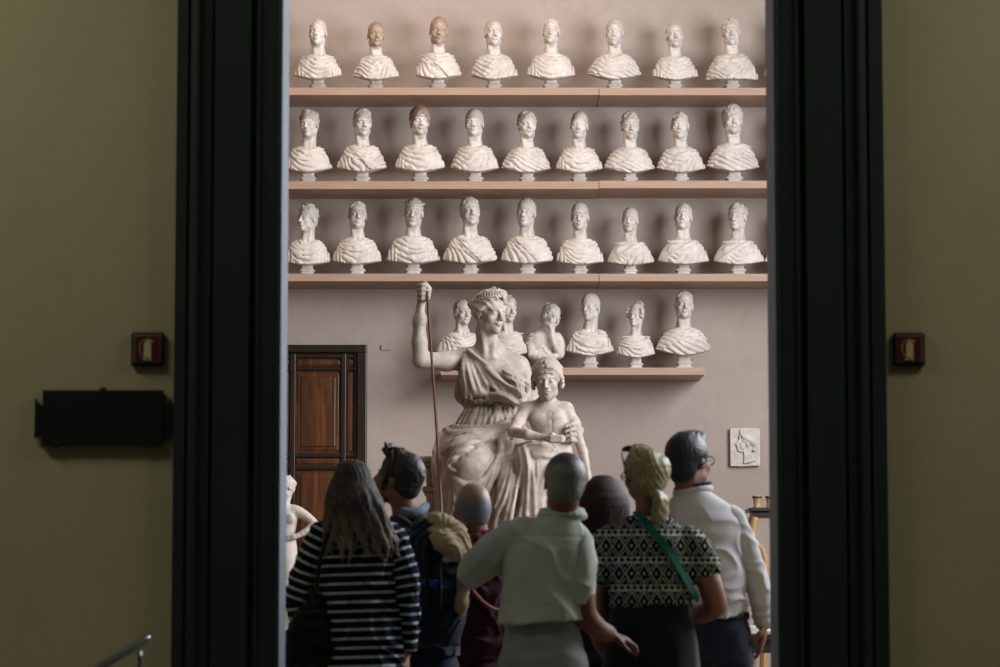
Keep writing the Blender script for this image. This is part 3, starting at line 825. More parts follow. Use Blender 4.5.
# ---------------------------------------------------------------- bust with folded arms and hand at the chin
def pensive():
    Y = WALLY - .29; base = W(545, 367.5, Y); base[2] = Z4
    root = thing('portrait_bust', tuple(base), 'bust of a pensive woman with crossed arms and hand at her chin on lowest shelf', 'bust', 'busts on the short lowest shelf')
    def q(px, py, dy=0.): p = W(px, py, Y + dy) - base; return p
    tr = T(q(551, 317.5, -.02), rotm(0, 14, 46) @ rotm(14, 0, 0), .92)
    c = Clay((-.24, -.20, .02), (.24, .18, .58), .005)
    head_flesh(c, tr, True)
    c.cap(q(545, 336), tr.pt((0, .03, -.06)), .048, .040, .03)
    c.loft([(q(0, 361)[2], q(545, 361)[0], 0, .105, .085), (q(0, 354)[2], q(545, 361)[0], 0, .130, .10), (q(0, 345)[2], q(544, 361)[0], 0, .118, .09), (q(0, 336)[2], q(543, 361)[0], .0, .112, .075), (q(0, 330)[2], q(544, 361)[0], .005, .07, .055)], .02, cap=.02)
    c.chain([q(534, 337, 0), q(532, 347, -.02), q(534, 355, -.08)], [.036, .034, .030], .02, smooth=3)
    c.chain([q(532, 355, -.08), q(545, 358, -.125), q(557, 356, -.11)], [.034, .030, .022], .01, smooth=3)
    c.chain([q(557, 337, 0), q(561, 347, -.02), q(560, 355, -.08)], [.040, .036, .032], .02, smooth=3)
    c.chain([q(560, 355, -.09), q(555, 345, -.13), q(552, 334, -.12)], [.030, .025, .020], .008, smooth=3)
    hd = q(552, 331, -.115); c.ell(hd, (.024, .026, .032), .008)
    for i in range(4): c.chain([hd + (-.012 + .009 * i, -.016, .016), hd + (-.018 + .009 * i, -.020, .040), hd + (-.022 + .008 * i, -.004, .054)], [.009, .0085, .007], .003)
    clay_obj('figure', c, M['marble'], root)
    h = Clay(tr.t - .15, tr.t + .17, .005)
    hair_short(h, tr, random.Random(4), 'side', .004)
    for i in range(6): h.ell((.024 * math.cos(i), .085, .085 + .024 * math.sin(i)), (.020, .020, .020), .006, tr=tr)
    clay_obj('hair', h, M['marble_hair'], root)
    d = Clay((-.24, -.22, .02), (.24, .18, .36), .005)
    d.loft([(q(0, 363)[2], q(545, 361)[0], 0, .100, .085), (q(0, 356)[2], q(545, 361)[0], 0, .128, .112), (q(0, 349)[2], q(545, 361)[0], 0, .122, .100), (q(0, 344)[2], q(544, 361)[0], .0, .125, .09)], .01, cap=.01)
    d.chain([q(533, 336, .0), q(532, 343, .0), q(533, 352, .0)], [.036, .040, .040], .02, smooth=3)
    d.chain([q(557, 337, .02), q(559, 345, .01), q(558, 355, .0)], [.028, .036, .038], .02, smooth=3)
    nz = Noise(44)
    d.warp(lambda x, y, z: .014 * (np.abs(np.sin(60 * z + 25 * x + 1.5 * nz(x, y, z, .12))) ** .6 - .6), .03)
    clay_obj('drapery', d, M['marble'], root)
    s = bpy.data.objects.new('pedestal', SOCLE); COL.objects.link(s); s.parent = root; s.scale = (1, 1, .62)
pensive()

# ---------------------------------------------------------------- relief plaque on the wall
def plaque():
    Y = WALLY - .04; c0 = W(745, 447, Y)
    root = thing('mounted_relief', (c0[0], WALLY, c0[2]), 'pale plaster relief plaque of a head in profile on back wall', 'relief')
    def q(x, y, d): return np.array(((x - 259) / 10.25 / 121, d, -(y - 322) / 10.25 / 121))
    bm = bmn(); hw, hh = 15 / 121, 19.3 / 121; r = random.Random(2)
    poly = [(-hw, -hh), (-hw * .3, -hh * 1.02), (hw * .5, -hh * .99), (hw, -hh * .98), (hw * 1.01, 0), (hw, hh * .97), (hw * .2, hh), (-hw, hh * .98)]
    bm_prism(bm, poly, -.045, 0)
    link_bm('slab', bm, M['marble'], root, bevel=.006)
    c = Clay((-hw, -.11, -hh), (hw, -.03, hh), .0025)
    fl = .35
    def e(x, y, rx, ry, d=-.045, dep=.02, k=.004, op='+', rot=0): c.ell(q(x, y, d), (rx / 1240, dep, ry / 1240), k, rotm(0, rot, 0), op=op)
    prof = [(232, 178), (205, 215), (192, 250), (178, 272), (156, 296), (172, 306), (168, 318), (178, 326), (174, 338), (184, 346), (186, 366), (214, 376), (240, 372), (248, 420), (238, 480), (262, 498), (370, 458), (330, 420), (318, 372), (352, 330), (376, 290), (366, 240), (330, 200), (280, 176)]
    pb = bmn(); bm_prism(pb, [tuple(q(x, y, 0)[[0, 2]]) for x, y in prof][::-1], -.062, -.043)
    link_bm('profile_outline', pb, M['marble'], root, bevel=.005)
    e(232, 312, 34, 44, d=-.060, dep=.012); e(285, 245, 72, 66, d=-.056, dep=.020); e(214, 262, 13, 7, d=-.072, dep=.012, op='-', k=.003)
    for i in range(13):
        x0 = 214 + 11 * i; c.chain([q(x0, 186 + 2 * i, -.064), q(x0 + 20, 214 + 6 * i, -.074), q(x0 + 34, 250 + 7 * i, -.066)], [.005, .008, .005], .0015, smooth=3)
    c.chain([q(210, 148, -.05), q(218, 186, -.058), q(202, 226, -.062)], [.007, .011, .007], .003, smooth=3)
    for i in range(5): c.ell(q(352 + 14 * (i % 2), 262 + 22 * i, -.058), (.020, .016, .016), .003)
    c.ell(q(286, 306, -.070), (.010, .008, .016), .002)
    c.chain([q(246, 490, -.058), q(300, 474, -.062), q(366, 458, -.058)], [.006, .009, .006], .003)
    clay_obj('profile_head', c, M['marble'], root)
plaque()

# ---------------------------------------------------------------- small nude statue beside the left jamb
def nude():
    Y = 20.5; o = W(283, 632, Y)
    root = thing('nude_statuette', tuple(o), 'slender white marble nude with hand on hip beside the left door jamb', 'statue')
    def q(px, py, dy=0.): return W(px, py, Y + dy) - o
    tr = T(q(285.5, 487.5), rotm(0, 0, -50) @ rotm(8, 0, 0), .62)
    c = Clay((-.20, -.18, .0), (.28, .16, 1.16), .006)
    head_flesh(c, tr, True)
    c.cap(q(284, 506), tr.pt((0, .03, -.06)), .034, .030, .02)
    c.loft([(q(0, 562)[2], q(283, 500)[0], 0, .100, .075), (q(0, 548)[2], q(284, 500)[0], 0, .092, .07), (q(0, 534)[2], q(284.5, 500)[0], 0, .074, .055), (q(0, 520)[2], q(284.5, 500)[0], -.0, .090, .062), (q(0, 510)[2], q(284, 500)[0], 0, .086, .05), (q(0, 506)[2], q(284, 500)[0], 0, .05, .035)], .03)
    for s in (-1, 1): c.ell(q(284.5 + s * 5.5, 518.5, -.055), (.030, .016, .030), .02)
    c.chain([q(294, 510, 0), q(304, 515, .0), q(314.5, 523.5, -.01)], [.036, .029, .025], .02, smooth=3)
    c.chain([q(314.5, 523.5, -.01), q(306, 531, -.04), q(295, 537, -.06)], [.025, .022, .016], .008, smooth=3)
    hw_ = q(293, 537, -.065); c.ell(hw_, (.028, .016, .022), .01)
    for i in range(4): c.chain([hw_ + (-.015, -.004, .012 - .009 * i), hw_ + (-.040, -.004, .008 - .009 * i), hw_ + (-.055, .006, .004 - .008 * i)], [.0075, .007, .006], .002)
    c.chain([q(274, 510, 0), q(268, 528, .0), q(266, 545, -.03), q(270, 560, -.06)], [.036, .030, .025, .017], .015, smooth=3)
    hl = q(270.5, 563, -.065); c.ell(hl, (.016, .02, .028), .01)
    for i in range(4): c.chain([hl + (0, -.012 + .008 * i, -.02), hl + (.002, -.013 + .008 * i, -.045), hl + (.006, -.010 + .007 * i, -.062)], [.0075, .007, .005], .002)
    c.chain([q(286.5, 560, 0), q(288, 592, -.03), q(286, 598, -.03), q(285, 628, .01)], [.078, .048, .044, .026], .02)
    c.chain([q(279, 560, 0), q(278, 592, -.01), q(278, 600, -.01), q(277, 628, .03)], [.074, .046, .042, .026], .02)
    for x in (285, 277): c.chain([q(x, 629, .02), q(x + 1, 631, -.09)], [.026, .016], .01)
    clay_obj('figure', c, M['nude_marble'], root)
    h = Clay(tr.t - .11, tr.t + .12, .005); hair_short(h, tr, random.Random(8), 'curl', .008)
    h.ell((0, .11, .03), (.04, .04, .04), .01, tr=tr); clay_obj('hair', h, M['nude_marble'], root)
    d = Clay((-.14, -.14, -.005), (.20, .16, .30), .006)
    d.chain([q(292, 626, .03), q(293, 616, .03), q(292, 604, .04)], [.052, .050, .030], .02)
    for i in range(7): d.chain([q(287 + 1.6 * i, 602 + (i % 3), -.02), q(286 + 1.8 * i, 614, -.045), q(284 + 2 * i, 630, -.03)], [.014, .017, .014], .006, smooth=3)
    d.clip(lambda x, y, z: .002 - z, .003)
    clay_obj('drapery', d, M['nude_marble'], root)
    zt = o[2]
    bm = bmn(); bm_lathe(bm, [(.25, 0), (.25, .06), (.22, .08), (.19, .11), (.17, .15), (.165, zt - .14), (.19, zt - .10), (.22, zt - .08), (.23, zt - .02), (.22, zt - .001)], 40, (0, 0, 0))
    tag(link_bm('round_pedestal', bm, M['door_dark'], smooth=False, loc=(o[0], Y, 0)), 'dark round pedestal under the small white nude at left', 'pedestal')
nude()

# ---------------------------------------------------------------- odds and ends at the right edge
def right_side():
    Y = 22.6; zt = W(760, 508.5, Y)[2]; x0, x1 = W(747, 500, Y)[0], W(800, 500, Y)[0]; xm = (x0 + x1) / 2
    t = thing('wooden_stand', (xm, Y, 0), 'tall brown wooden stand with curved legs at right door edge', 'stand'); hw = (x1 - x0) / 2
    bm = bmn(); bm_box(bm, (-hw, -.18, zt - .028), (hw, .18, zt)); bm_box(bm, (-hw + .03, -.15, zt - .07), (hw - .03, .15, zt - .028)); link_bm('stand_top', bm, M['door_dark'], t, bevel=.006)
    for sx in (-1, 1):
        for sy in (-1, 1):
            pts = spline([np.array(p) for p in ((sx * (hw - .05), sy * .13, zt - .07), (sx * (hw - .03), sy * .13, zt - .22), (sx * (hw - .13), sy * .10, zt - .45), (sx * (hw - .10), sy * .10, .5), (sx * (hw - .04), sy * .14, .012))], [0] * 5, 6)[0]
            bm = bmn(); bm_tube(bm, pts, [.028] * 6 + [.026] * 6 + [.020] * 6 + [.018] * 6 + [.026], 12); link_bm('leg', bm, M['stand_wood'], t, smooth=True)
    bm = bmn(); bm_box(bm, (-hw + .08, -.10, .5), (hw - .08, .10, .53)); link_bm('stretcher_shelf', bm, M['door_dark'], t, bevel=.004)
    for i, (px, lab) in enumerate(((757, 'small tan wooden cup on the tall stand, nearer the white shirt'), (770, 'small tan wooden cup on the tall stand, nearer the door jamb'))):
        p = W(px, 500, Y); k = thing('wooden_cup', (p[0], Y, zt), lab, 'cup', 'small cups on the wooden stand')
        bm = bmn(); bm_lathe(bm, [(.024, 0), (.030, .004), (.030, .012), (.025, .020), (.027, .06), (.033, .088), (.035, .095), (.031, .096), (.027, .088), (.022, .03)], 24); link_bm('cup_body', bm, M['stand_wood'], k, smooth=True)
        bm = bmn(); bm_lathe(bm, [(.0335, .078), (.0365, .082), (.036, .090)], 24); link_bm('rim_band', bm, M['door_dark'], k, smooth=True)
    Y = 19.5; zt = W(760, 634, Y)[2]; x0, x1 = W(738, 500, Y)[0], W(812, 500, Y)[0]; xm = (x0 + x1) / 2; hw = (x1 - x0) / 2
    t = thing('display_table', (xm, Y, 0), 'low dark display table with pale casts behind the white shirt man', 'table')
    bm = bmn(); bm_box(bm, (-hw, -.3, zt - .04), (hw, .3, zt)); link_bm('tabletop', bm, M['door_dark'], t, bevel=.006)
    bm = bmn(); bm_box(bm, (-hw + .03, -.27, zt - .12), (hw - .03, .27, zt - .04)); link_bm('apron', bm, M['door_dark'], t, bevel=.004)
    for sx in (-1, 1):
        for sy in (-1, 1):
            bm = bmn(); bm_lathe(bm, [(.018, 0), (.024, .03), (.016, .06), (.024, .35), (.030, zt - .2), (.034, zt - .12)], 16, (sx * (hw - .06), sy * .24, 0)); link_bm('leg', bm, M['stand_wood'], t, smooth=True)
    p = W(751, 628, Y - .1); bm = bmn(); bm_box(bm, (-.045, -.04, 0), (.045, .04, .045)); bm_box(bm, (-.035, -.03, .045), (.035, .03, .055))
    tag(link_bm('plaster_block', bm, M['marble'], bevel=.006, loc=(p[0], Y - .1, zt)), 'small white plaster block on table beside the white shirt cuff', 'block')
    for px, lab, s in ((762, 'small white plaster torso on the display table near the jamb', 1.0),):
        p = W(px, 628, Y + .05); r = thing('plaster_torso', (p[0], Y + .05, zt), lab, 'cast')
        c = Clay((-.12, -.1, 0), (.12, .1, .40), .006)
        c.loft([(0.01, 0, 0, .05, .045), (.05, 0, 0, .058, .048), (.12, .0, 0, .045, .036), (.20, .0, 0, .066, .044), (.25, 0, 0, .060, .035), (.27, 0, 0, .03, .025)], .02); c.cap((0, 0, .26), (.005, 0, .32), .022, .020, .02); c.ell((.006, -.005, .345), (.027, .034, .038), .01)
        for q in (-1, 1): c.ell((q * .028, -.036, .19), (.024, .018, .020), .012); c.cap((q * .06, 0, .235), (q * .082, 0, .16), .022, .016, .02)
        clay_obj('torso', c, M['marble'], r)
M['stand_wood'] = wood('tan_stand_wood', '#7d6040', '#94744e', '#a5855c', (6, 6, .8), 2.5, .5)
right_side()
# ---------------------------------------------------------------- visitors
def mth(m, op, a, b=None, c=None):
    n = m.new('ShaderNodeMath'); n.operation = op
    for i, v in enumerate((a, b, c)):
        if v is None: continue
        if hasattr(v, 'is_linked'): m.l(v, n.inputs[i])
        else: n.inputs[i].default_value = v
    return n.outputs[0]
def cloth(name, c1, c2, rough=.9, sc=9):
    m = NT(name); v = m.coord(); n = m.noise(sc, 4, .6, v)
    m.base(m.ramp(n.outputs['Fac'], [(.35, srgb(c1)), (.65, srgb(c2))]), rough, 0, .15)
    n3 = m.noise(260, 2, .6, v); m.bump(n3.outputs['Fac'], .12, .002)
    m.b.inputs['Sheen Weight'].default_value = .15
    return m.m
def skin(name, c1, c2):
    m = NT(name); v = m.coord(); n = m.noise(14, 4, .6, v)
    m.base(m.ramp(n.outputs['Fac'], [(.35, srgb(c1)), (.65, srgb(c2))]), .55, 0, .4)
    m.b.inputs['Subsurface Weight'].default_value = .08; m.b.inputs['Subsurface Scale'].default_value = .01
    return m.m
def hairmat(name, c1, c2, c3, st=(60, 60, 6), rough=.45, zr=None):
    m = NT(name); v = m.coord('Object', st); n = m.noise(2.2, 5, .6, v, .3)
    c = m.ramp(n.outputs['Fac'], [(.34, srgb(c1)), (.52, srgb(c2)), (.70, srgb(c3))])
    if zr:                                    # dyed ends
        t = m.new('ShaderNodeTexCoord'); s = m.new('ShaderNodeSeparateXYZ'); m.l(t.outputs['Object'], s.inputs[0])
        mr = m.new('ShaderNodeMapRange'); mr.inputs[1].default_value = zr[0]; mr.inputs[2].default_value = zr[1]; m.l(s.outputs[2], mr.inputs[0])
        f = mth(m, 'MULTIPLY', mr.outputs[0], n.outputs['Fac']); f = mth(m, 'MINIMUM', mth(m, 'MULTIPLY', f, 1.8), 1.0)
        c = m.mix(f, c, srgb(zr[2]))
    m.base(c, rough, 0, .4); m.bump(n.outputs['Fac'], .5, .004)
    return m.m
M['skin'] = skin('skin', '#714a3d', '#805648'); M['skin_pale'] = skin('pale_skin', '#a57d6c', '#b38b7a')
M['hair_ash'] = hairmat('ash_brown_hair', '#0f0d0f', '#25201f', '#5d504a', rough=.7, zr=(1.50, 1.12, '#a08e84'))
M['hair_dark'] = hairmat('dark_hair', '#0f0f14', '#1a1a22', '#2b2b36', (50, 50, 30))
M['hair_navy'] = hairmat('black_hair', '#0b0e1a', '#141a2a', '#26304a', (50, 50, 30))
M['hair_grey'] = hairmat('grey_stubble', '#4e5158', '#63666d', '#75787e', (50, 50, 50), rough=.35, zr=(1.585, 1.635, '#8c7468'))
M['hair_cropped'] = hairmat('cropped_grey_hair', '#5a5f5c', '#737872', '#8b908a', (50, 50, 50), zr=(1.655, 1.70, '#1e1a1a'))
M['hair_crown'] = hairmat('dark_crown_hair', '#1b1617', '#262020', '#332b2b', (50, 50, 50))
M['hair_red'] = hairmat('dark_auburn_hair', '#140709', '#230d11', '#3a161b', rough=.7)
M['hair_blond'] = hairmat('olive_blond_hair', '#554f38', '#77704f', '#a39a70', (60, 20, 20))
M['polo'] = cloth('pale_polo_cotton', '#b2bab2', '#bcc4bc'); M['white_shirt'] = cloth('white_shirt_cotton', '#b4b3bd', '#bfbdc7')
M['light_trousers'] = cloth('light_grey_trousers', '#8f9896', '#9ba4a2'); M['jeans'] = cloth('dark_jeans', '#1c2433', '#26304a')
M['black_cloth'] = cloth('black_cloth', '#0c0d12', '#15161c'); M['navy'] = cloth('navy_jacket', '#141c2c', '#1d2739')
M['maroon'] = cloth('maroon_cloth', '#4a1226', '#5c1a30'); M['maroon_dark'] = cloth('dark_maroon_cloth', '#260e18', '#301420')
M['khaki'] = cloth('khaki_canvas', '#94846a', '#a8977a'); M['blue_grey'] = cloth('blue_grey_cloth', '#5b6a7c', '#6d7d90')
M['teal'] = cloth('teal_strap', '#0f4a44', '#146056'); M['pinkstrap'] = cloth('pink_leather_strap', '#8a4f58', '#9a5c64')
M['shoe'] = mottled('shoe_leather', '#15110f', '#231c18', 12, .5, .1); M['navy_band'] = cloth('navy_band', '#101a3a', '#16224a')
M['zipblue'] = cloth('bright_blue_nylon', '#1c3c8c', '#244aa4')
# striped jersey: dark navy with thin pale stripes along an attribute
m = NT('striped_jersey'); at = m.new('ShaderNodeAttribute'); at.attribute_name = 'along'
f = mth(m, 'FRACT', mth(m, 'DIVIDE', at.outputs['Fac'], .0395)); f = mth(m, 'LESS_THAN', f, .27)
m.base(m.mix(f, srgb('#0d1526'), srgb('#a9b8c0')), .9, 0, .1); M['striped'] = m.m
# black and cream ornament in rows of diamonds
m = NT('diamond_print'); t = m.new('ShaderNodeTexCoord'); s = m.new('ShaderNodeSeparateXYZ'); m.l(t.outputs['Object'], s.inputs[0])
X, Z = s.outputs[0], s.outputs[2]
v = mth(m, 'FRACT', mth(m, 'DIVIDE', mth(m, 'ADD', Z, .031), .121))
tt = mth(m, 'DIVIDE', mth(m, 'ABSOLUTE', mth(m, 'SUBTRACT', v, .36)), .36)
ss = mth(m, 'MULTIPLY', mth(m, 'ABSOLUTE', mth(m, 'SUBTRACT', mth(m, 'FRACT', mth(m, 'DIVIDE', X, .054)), .5)), 2)
q = mth(m, 'ADD', ss, tt)
ring = mth(m, 'MULTIPLY', mth(m, 'GREATER_THAN', q, .84), mth(m, 'LESS_THAN', q, 1.03))
ring2 = mth(m, 'MULTIPLY', mth(m, 'GREATER_THAN', q, 1.34), mth(m, 'LESS_THAN', q, 1.47))
dot = mth(m, 'LESS_THAN', q, .22)
dia = mth(m, 'MULTIPLY', mth(m, 'MAXIMUM', mth(m, 'MAXIMUM', ring, ring2), dot), mth(m, 'LESS_THAN', v, .72))
s2 = mth(m, 'MULTIPLY', mth(m, 'ABSOLUTE', mth(m, 'SUBTRACT', mth(m, 'FRACT', mth(m, 'DIVIDE', X, .027)), .5)), 2)
t2 = mth(m, 'DIVIDE', mth(m, 'ABSOLUTE', mth(m, 'SUBTRACT', v, .86)), .11)
q2 = mth(m, 'ADD', s2, t2)
band = mth(m, 'MULTIPLY', mth(m, 'MULTIPLY', mth(m, 'GREATER_THAN', q2, .9), mth(m, 'LESS_THAN', t2, 1)), mth(m, 'GREATER_THAN', v, .72))
line = mth(m, 'LESS_THAN', mth(m, 'ABSOLUTE', mth(m, 'SUBTRACT', v, .735)), .018)
pat = mth(m, 'MAXIMUM', mth(m, 'MAXIMUM', dia, band), line)
nn = m.noise(90, 3, .6, t.outputs['Object']); pat = mth(m, 'MULTIPLY', pat, mth(m, 'GREATER_THAN', nn.outputs['Fac'], .40))
m.base(m.mix(pat, srgb('#0b0d10'), srgb('#9fa59e')), .9, 0, .1); M['print'] = m.m

class Person:
    def __init__(s, Y, px, label, seed=1):
        s.Y = Y; s.o = W(px, 620, Y); s.o[2] = 0
        s.root = thing('person', tuple(s.o), label, 'person'); s.nz = Noise(seed, 6); s.rnd = random.Random(seed)
    def P(s, px, py, dy=0.): return W(px, py, s.Y + dy) - s.o
    def C(s, px0, py0, px1, py1, y0, y1, h):
        a = s.P(px0, py1, y0); b = s.P(px1, py0, y0); a2 = s.P(px0, py1, y1); b2 = s.P(px1, py0, y1)
        return Clay((min(a[0], a2[0]), y0, min(a[2], a2[2])), (max(b[0], b2[0]), y1, max(b[2], b2[2])), h)
    def loft(s, c, st, **kw):
        """stations (py, px centre, px half width, depth, dy)"""
        L = []
        for py, px, hw, dp, dy in st:
            p = s.P(px, py, dy); q = s.P(px + hw, py, dy); L.append((p[2], p[0], dy, q[0] - p[0], dp))
        c.loft(L, **kw)
def hand(c, wrist, d, n, s=1.0, curl=.35, k=.006):
    d = np.array(d, float); d /= np.linalg.norm(d); n = np.array(n, float); n -= d * (n @ d); n /= np.linalg.norm(n); w = np.cross(d, n)
    wr = np.array(wrist, float)
    R = np.stack([w, n, d], 1)
    c.ell(wr + d * .048 * s, (.040 * s, .017 * s, .052 * s), .012, R)
    for i, (o, L) in enumerate(((-.028, .070), (-.010, .080), (.009, .075), (.027, .060))):
        p = wr + d * .085 * s + w * o * s; pts = [p]; a = 0
        for j, f in enumerate((.45, .32, .26)):
            a += curl * (.6 + .5 * j)
            p = p + (d * math.cos(a) + n * math.sin(a)) * L * f * s; pts.append(p)
        c.chain(pts, [.0092 * s, .0086 * s, .0078 * s, .0066 * s], k)
    p = wr + d * .018 * s - w * .030 * s
    c.chain([p, p + (d * .6 - w * .6 + n * .3) * .036 * s, p + (d * 1.3 - w * .75 + n * .6) * .050 * s], [.013 * s, .011 * s, .0085 * s], .01)
def legs(ps, hipz, hx, mat, skinw=.0, shoe=True, dx=(-.10, .10), bell=.0):
    """trousers down to the shoes; hips at hx (local x)"""
    c = Clay((hx - .30, -.30, .05), (hx + .30, .25, hipz + .12), .010)
    c.loft([(hipz - .16, hx, .0, .175, .125), (hipz, hx, .0, .172, .120), (hipz + .09, hx, .0, .150, .105)], .02)
    for s in (0, 1):
        x = hx + dx[s]
        c.chain([(hx + dx[s] * .85, .0, hipz - .10), (x, -.01, .50), (x * 1.02, .02, .09)], [.098 + bell, .070 + bell, .056 + bell], .03)
    c.warp(lambda x, y, z: .006 * ps.nz(x, y, z * .8, .16) + .003 * np.abs(np.sin(40 * z + 3 * ps.nz(x, y, z, .2))), .03)
    c.clip(lambda x, y, z: .07 - z, .004)
    clay_obj('trousers', c, M[mat], ps.root)
    for s in (0, 1):
        x = hx + dx[s] * 1.02
        b = Clay((x - .08, -.12, -.01), (x + .08, .24, .14), .008)
        b.ell((x, .06, .045), (.046, .135, .045), .01); b.ell((x, -.02, .075), (.042, .05, .05), .02); b.box((x, .055, .010), (.046, .135, .012), .008, .006)
        b.clip(lambda X, y, z: .001 - z, .002)
        clay_obj('shoe', b, M['shoe'], ps.root)
def limb(c, pts, rs, k=.02, sm=3): c.chain(pts, rs, k, smooth=sm)
def backhead(s, c, tr, nb, r0=.058, r1=.054, female=False):
    head_flesh(c, tr, female)
    c.cap(nb, tr.pt((0, .035, -.06)), r0, r1, .02)
def wrinkle(ps, amp=.006, size=.16, stripes=0):
    nz = ps.nz; amp *= 2.0
    def f(x, y, z):
        w = nz(x, y, z, size)
        return amp * (np.abs(np.sin(PI * (nz(z, x, y, size * 2.2) * 2.2 + .5 * w))) ** .6 - .6) + amp * .5 * w
    return f
def set_along(o, segs, off=0.0):
    """store the distance along a limb or down the body, for woven stripes"""
    me = o.data; n = len(me.vertices); co = np.empty(n * 3, np.float32); me.vertices.foreach_get('co', co); co = co.reshape(-1, 3)
    best = np.full(n, 1e9); val = np.zeros(n); acc = off
    for a, b in zip(segs, segs[1:]):
        a, b = np.array(a), np.array(b); ab = b - a; L = np.linalg.norm(ab)
        h = ((co - a) @ ab) / L ** 2; hc = h.clip(0, 1)
        dd = np.linalg.norm(co - a - hc[:, None] * ab, axis=1)
        u = dd < best; best[u] = dd[u]; val[u] = acc + (h[u].clip(-.6, 1.6)) * L; acc += L
    at = me.attributes.new('along', 'FLOAT', 'POINT'); at.data.foreach_set('value', val.astype(np.float32))

# ============ woman in the striped jersey
ps = Person(13.1, 362, 'woman with long ash brown hair in a navy and white striped jersey, seen from behind', 3)
P = ps.P
HT = T(P(354, 489, .0), rotm(0, 0, 172) @ rotm(6, 0, 0), 1.0)
b = Clay((-.42, -.28, .60), (.36, .34, 1.76), .009)
backhead(ps, b, HT, P(356, 528, .02), .052, .048, True)
limb(b, [P(322, 540, .0), P(306, 578, .02), P(303, 615, .06)], [.050, .042, .036]); limb(b, [P(303, 615, .06), P(322, 640, .16), P(338, 650, .20)], [.036, .030, .024])
hand(b, P(338, 650, .20), (.8, .5, -.2), (0, -.6, -1))
limb(b, [P(396, 542, .0), P(408, 590, .0), P(407, 628, .01)], [.050, .042, .034]); limb(b, [P(407, 628, .01), P(406, 652, .03)], [.034, .026])
hand(b, P(406, 655, .03), (-.05, .15, -1), (-1, 0, 0))
b.loft([(.75, P(362, 620)[0], .0, .12, .09), (1.25, P(361, 600)[0], .0, .14, .09), (1.42, P(360, 530)[0], .01, .12, .08), (1.46, P(358, 525)[0], .02, .06, .06)], .03)
clay_obj('body', b, M['skin_pale'], ps.root)
t = Clay((-.30, -.24, .72), (.26, .24, 1.52), .008)
ps.loft(t, [(700, 363, 46, .150, .0), (667, 362, 43, .142, 0), (630, 361, 40, .130, 0), (590, 360, 39.5, .122, 0), (560, 359, 40, .122, 0), (540, 359, 38, .112, .0), (530, 358, 31, .095, .005), (523, 357, 19, .075, .01), (519, 356, 12, .065, .012)], k=.01, cap=.012)
t.warp(wrinkle(ps, .011, .15), .03)
o = clay_obj('jersey', t, M['striped'], ps.root)
zt = P(356, 519)[2]; set_along(o, [(P(358, 519)[0], 0, zt), (P(362, 700)[0], 0, .72)])
for nm, pts, rs, off in (('sleeve', [P(323, 535, .0), P(309, 566, .02), P(299, 600, .05), P(305, 622, .07)], [.064, .062, .058, .050], .03), ('sleeve', [P(392, 537, .0), P(403, 570, .0), P(408, 600, .0), P(408, 645, .02)], [.064, .058, .050, .044], .02)):
    c = Clay((min(p[0] for p in pts) - .09, -.12, min(p[2] for p in pts) - .08), (max(p[0] for p in pts) + .09, .20, max(p[2] for p in pts) + .09), .008)
    limb(c, pts, rs); c.warp(wrinkle(ps, .006, .10), .03)
    o = clay_obj(nm, c, M['striped'], ps.root); set_along(o, pts, off)
h = Clay((-.26, -.20, 1.10), (.26, .20, 1.76), .0065)
h.ell((0, .022, .036), (.084, .104, .092), .01, tr=HT)
h.ell((0, -.12, -.04), (.058, .075, .095), .012, tr=HT, op='-')
rn = random.Random(5)
for i in range(34):
    a = -1.75 + 3.5 * i / 33
    q0 = HT.pt((.05 * math.sin(a), .05 + .03 * math.cos(a), .085)); q1 = HT.pt((.088 * math.sin(a), .035 + .088 * math.cos(a), -.01))
    L = rn.uniform(.26, .36) * (1 - .10 * abs(a)); sx = -math.sin(a)
    pts = [q0, q1]
    for j in range(1, 6):
        u = j / 5
        pts.append(q1 + np.array((sx * .070 * u + .045 * u + (.006 + .012 * u) * math.sin(9 * u + i * 1.7), -.015 - .050 * u * math.cos(a) * 0 - .035 * math.sin(u * PI) , -L * u)))
    h.chain(pts, [.018, .022, .020, .018, .015, .012, .004], .005, smooth=3)
h.warp(lambda x, y, z: .0035 * np.abs(np.sin(x * 190 + 3.5 * np.sin(z * 26) + 2 * ps.nz(x, y, z, .25))) - .001, .02)
clay_obj('hair', h, M['hair_ash'], ps.root)
legs(ps, .86, P(362, 640)[0], 'black_cloth')
# her shoulder bag
bt = thing('shoulder_bag', tuple(ps.o + P(312, 640, -.06) * (1, 1, 0) + (0, 0, P(312, 669, -.06)[2])), 'large soft black shoulder bag hanging at the striped woman left side', 'bag')
bo = np.array(bt.location) - ps.o
def Q(px, py, dy): return P(px, py, dy) - bo
c = Clay(Q(278, 672, -.06) - (0, .14, .03), Q(345, 575, -.06) + (0, .16, 0), .009)
c.loft([(Q(0, 668, -.06)[2], Q(311, 600, -.06)[0], -.0, .115, .06), (Q(0, 650, -.06)[2], Q(311, 600, -.06)[0], -.0, .125, .075), (Q(0, 625, -.06)[2], Q(313, 600, -.06)[0], .0, .100, .060), (Q(0, 603, -.06)[2], Q(318, 600, -.06)[0], .01, .070, .035), (Q(0, 592, -.06)[2], Q(321, 600, -.06)[0], .01, .050, .018)], .03, cap=.02)
c.warp(wrinkle(ps, .012, .14), .03)
clay_obj('body', c, M['black_cloth'], bt)
bm = bmn(); bm_tube(bm, [Q(316, 592, -.06), Q(320, 560, -.125), Q(327, 535, -.130), Q(331, 524, -.07), Q(331, 522, .04)], [.010] * 5, 8); link_bm('strap', bm, M['black_cloth'], bt, smooth=True)

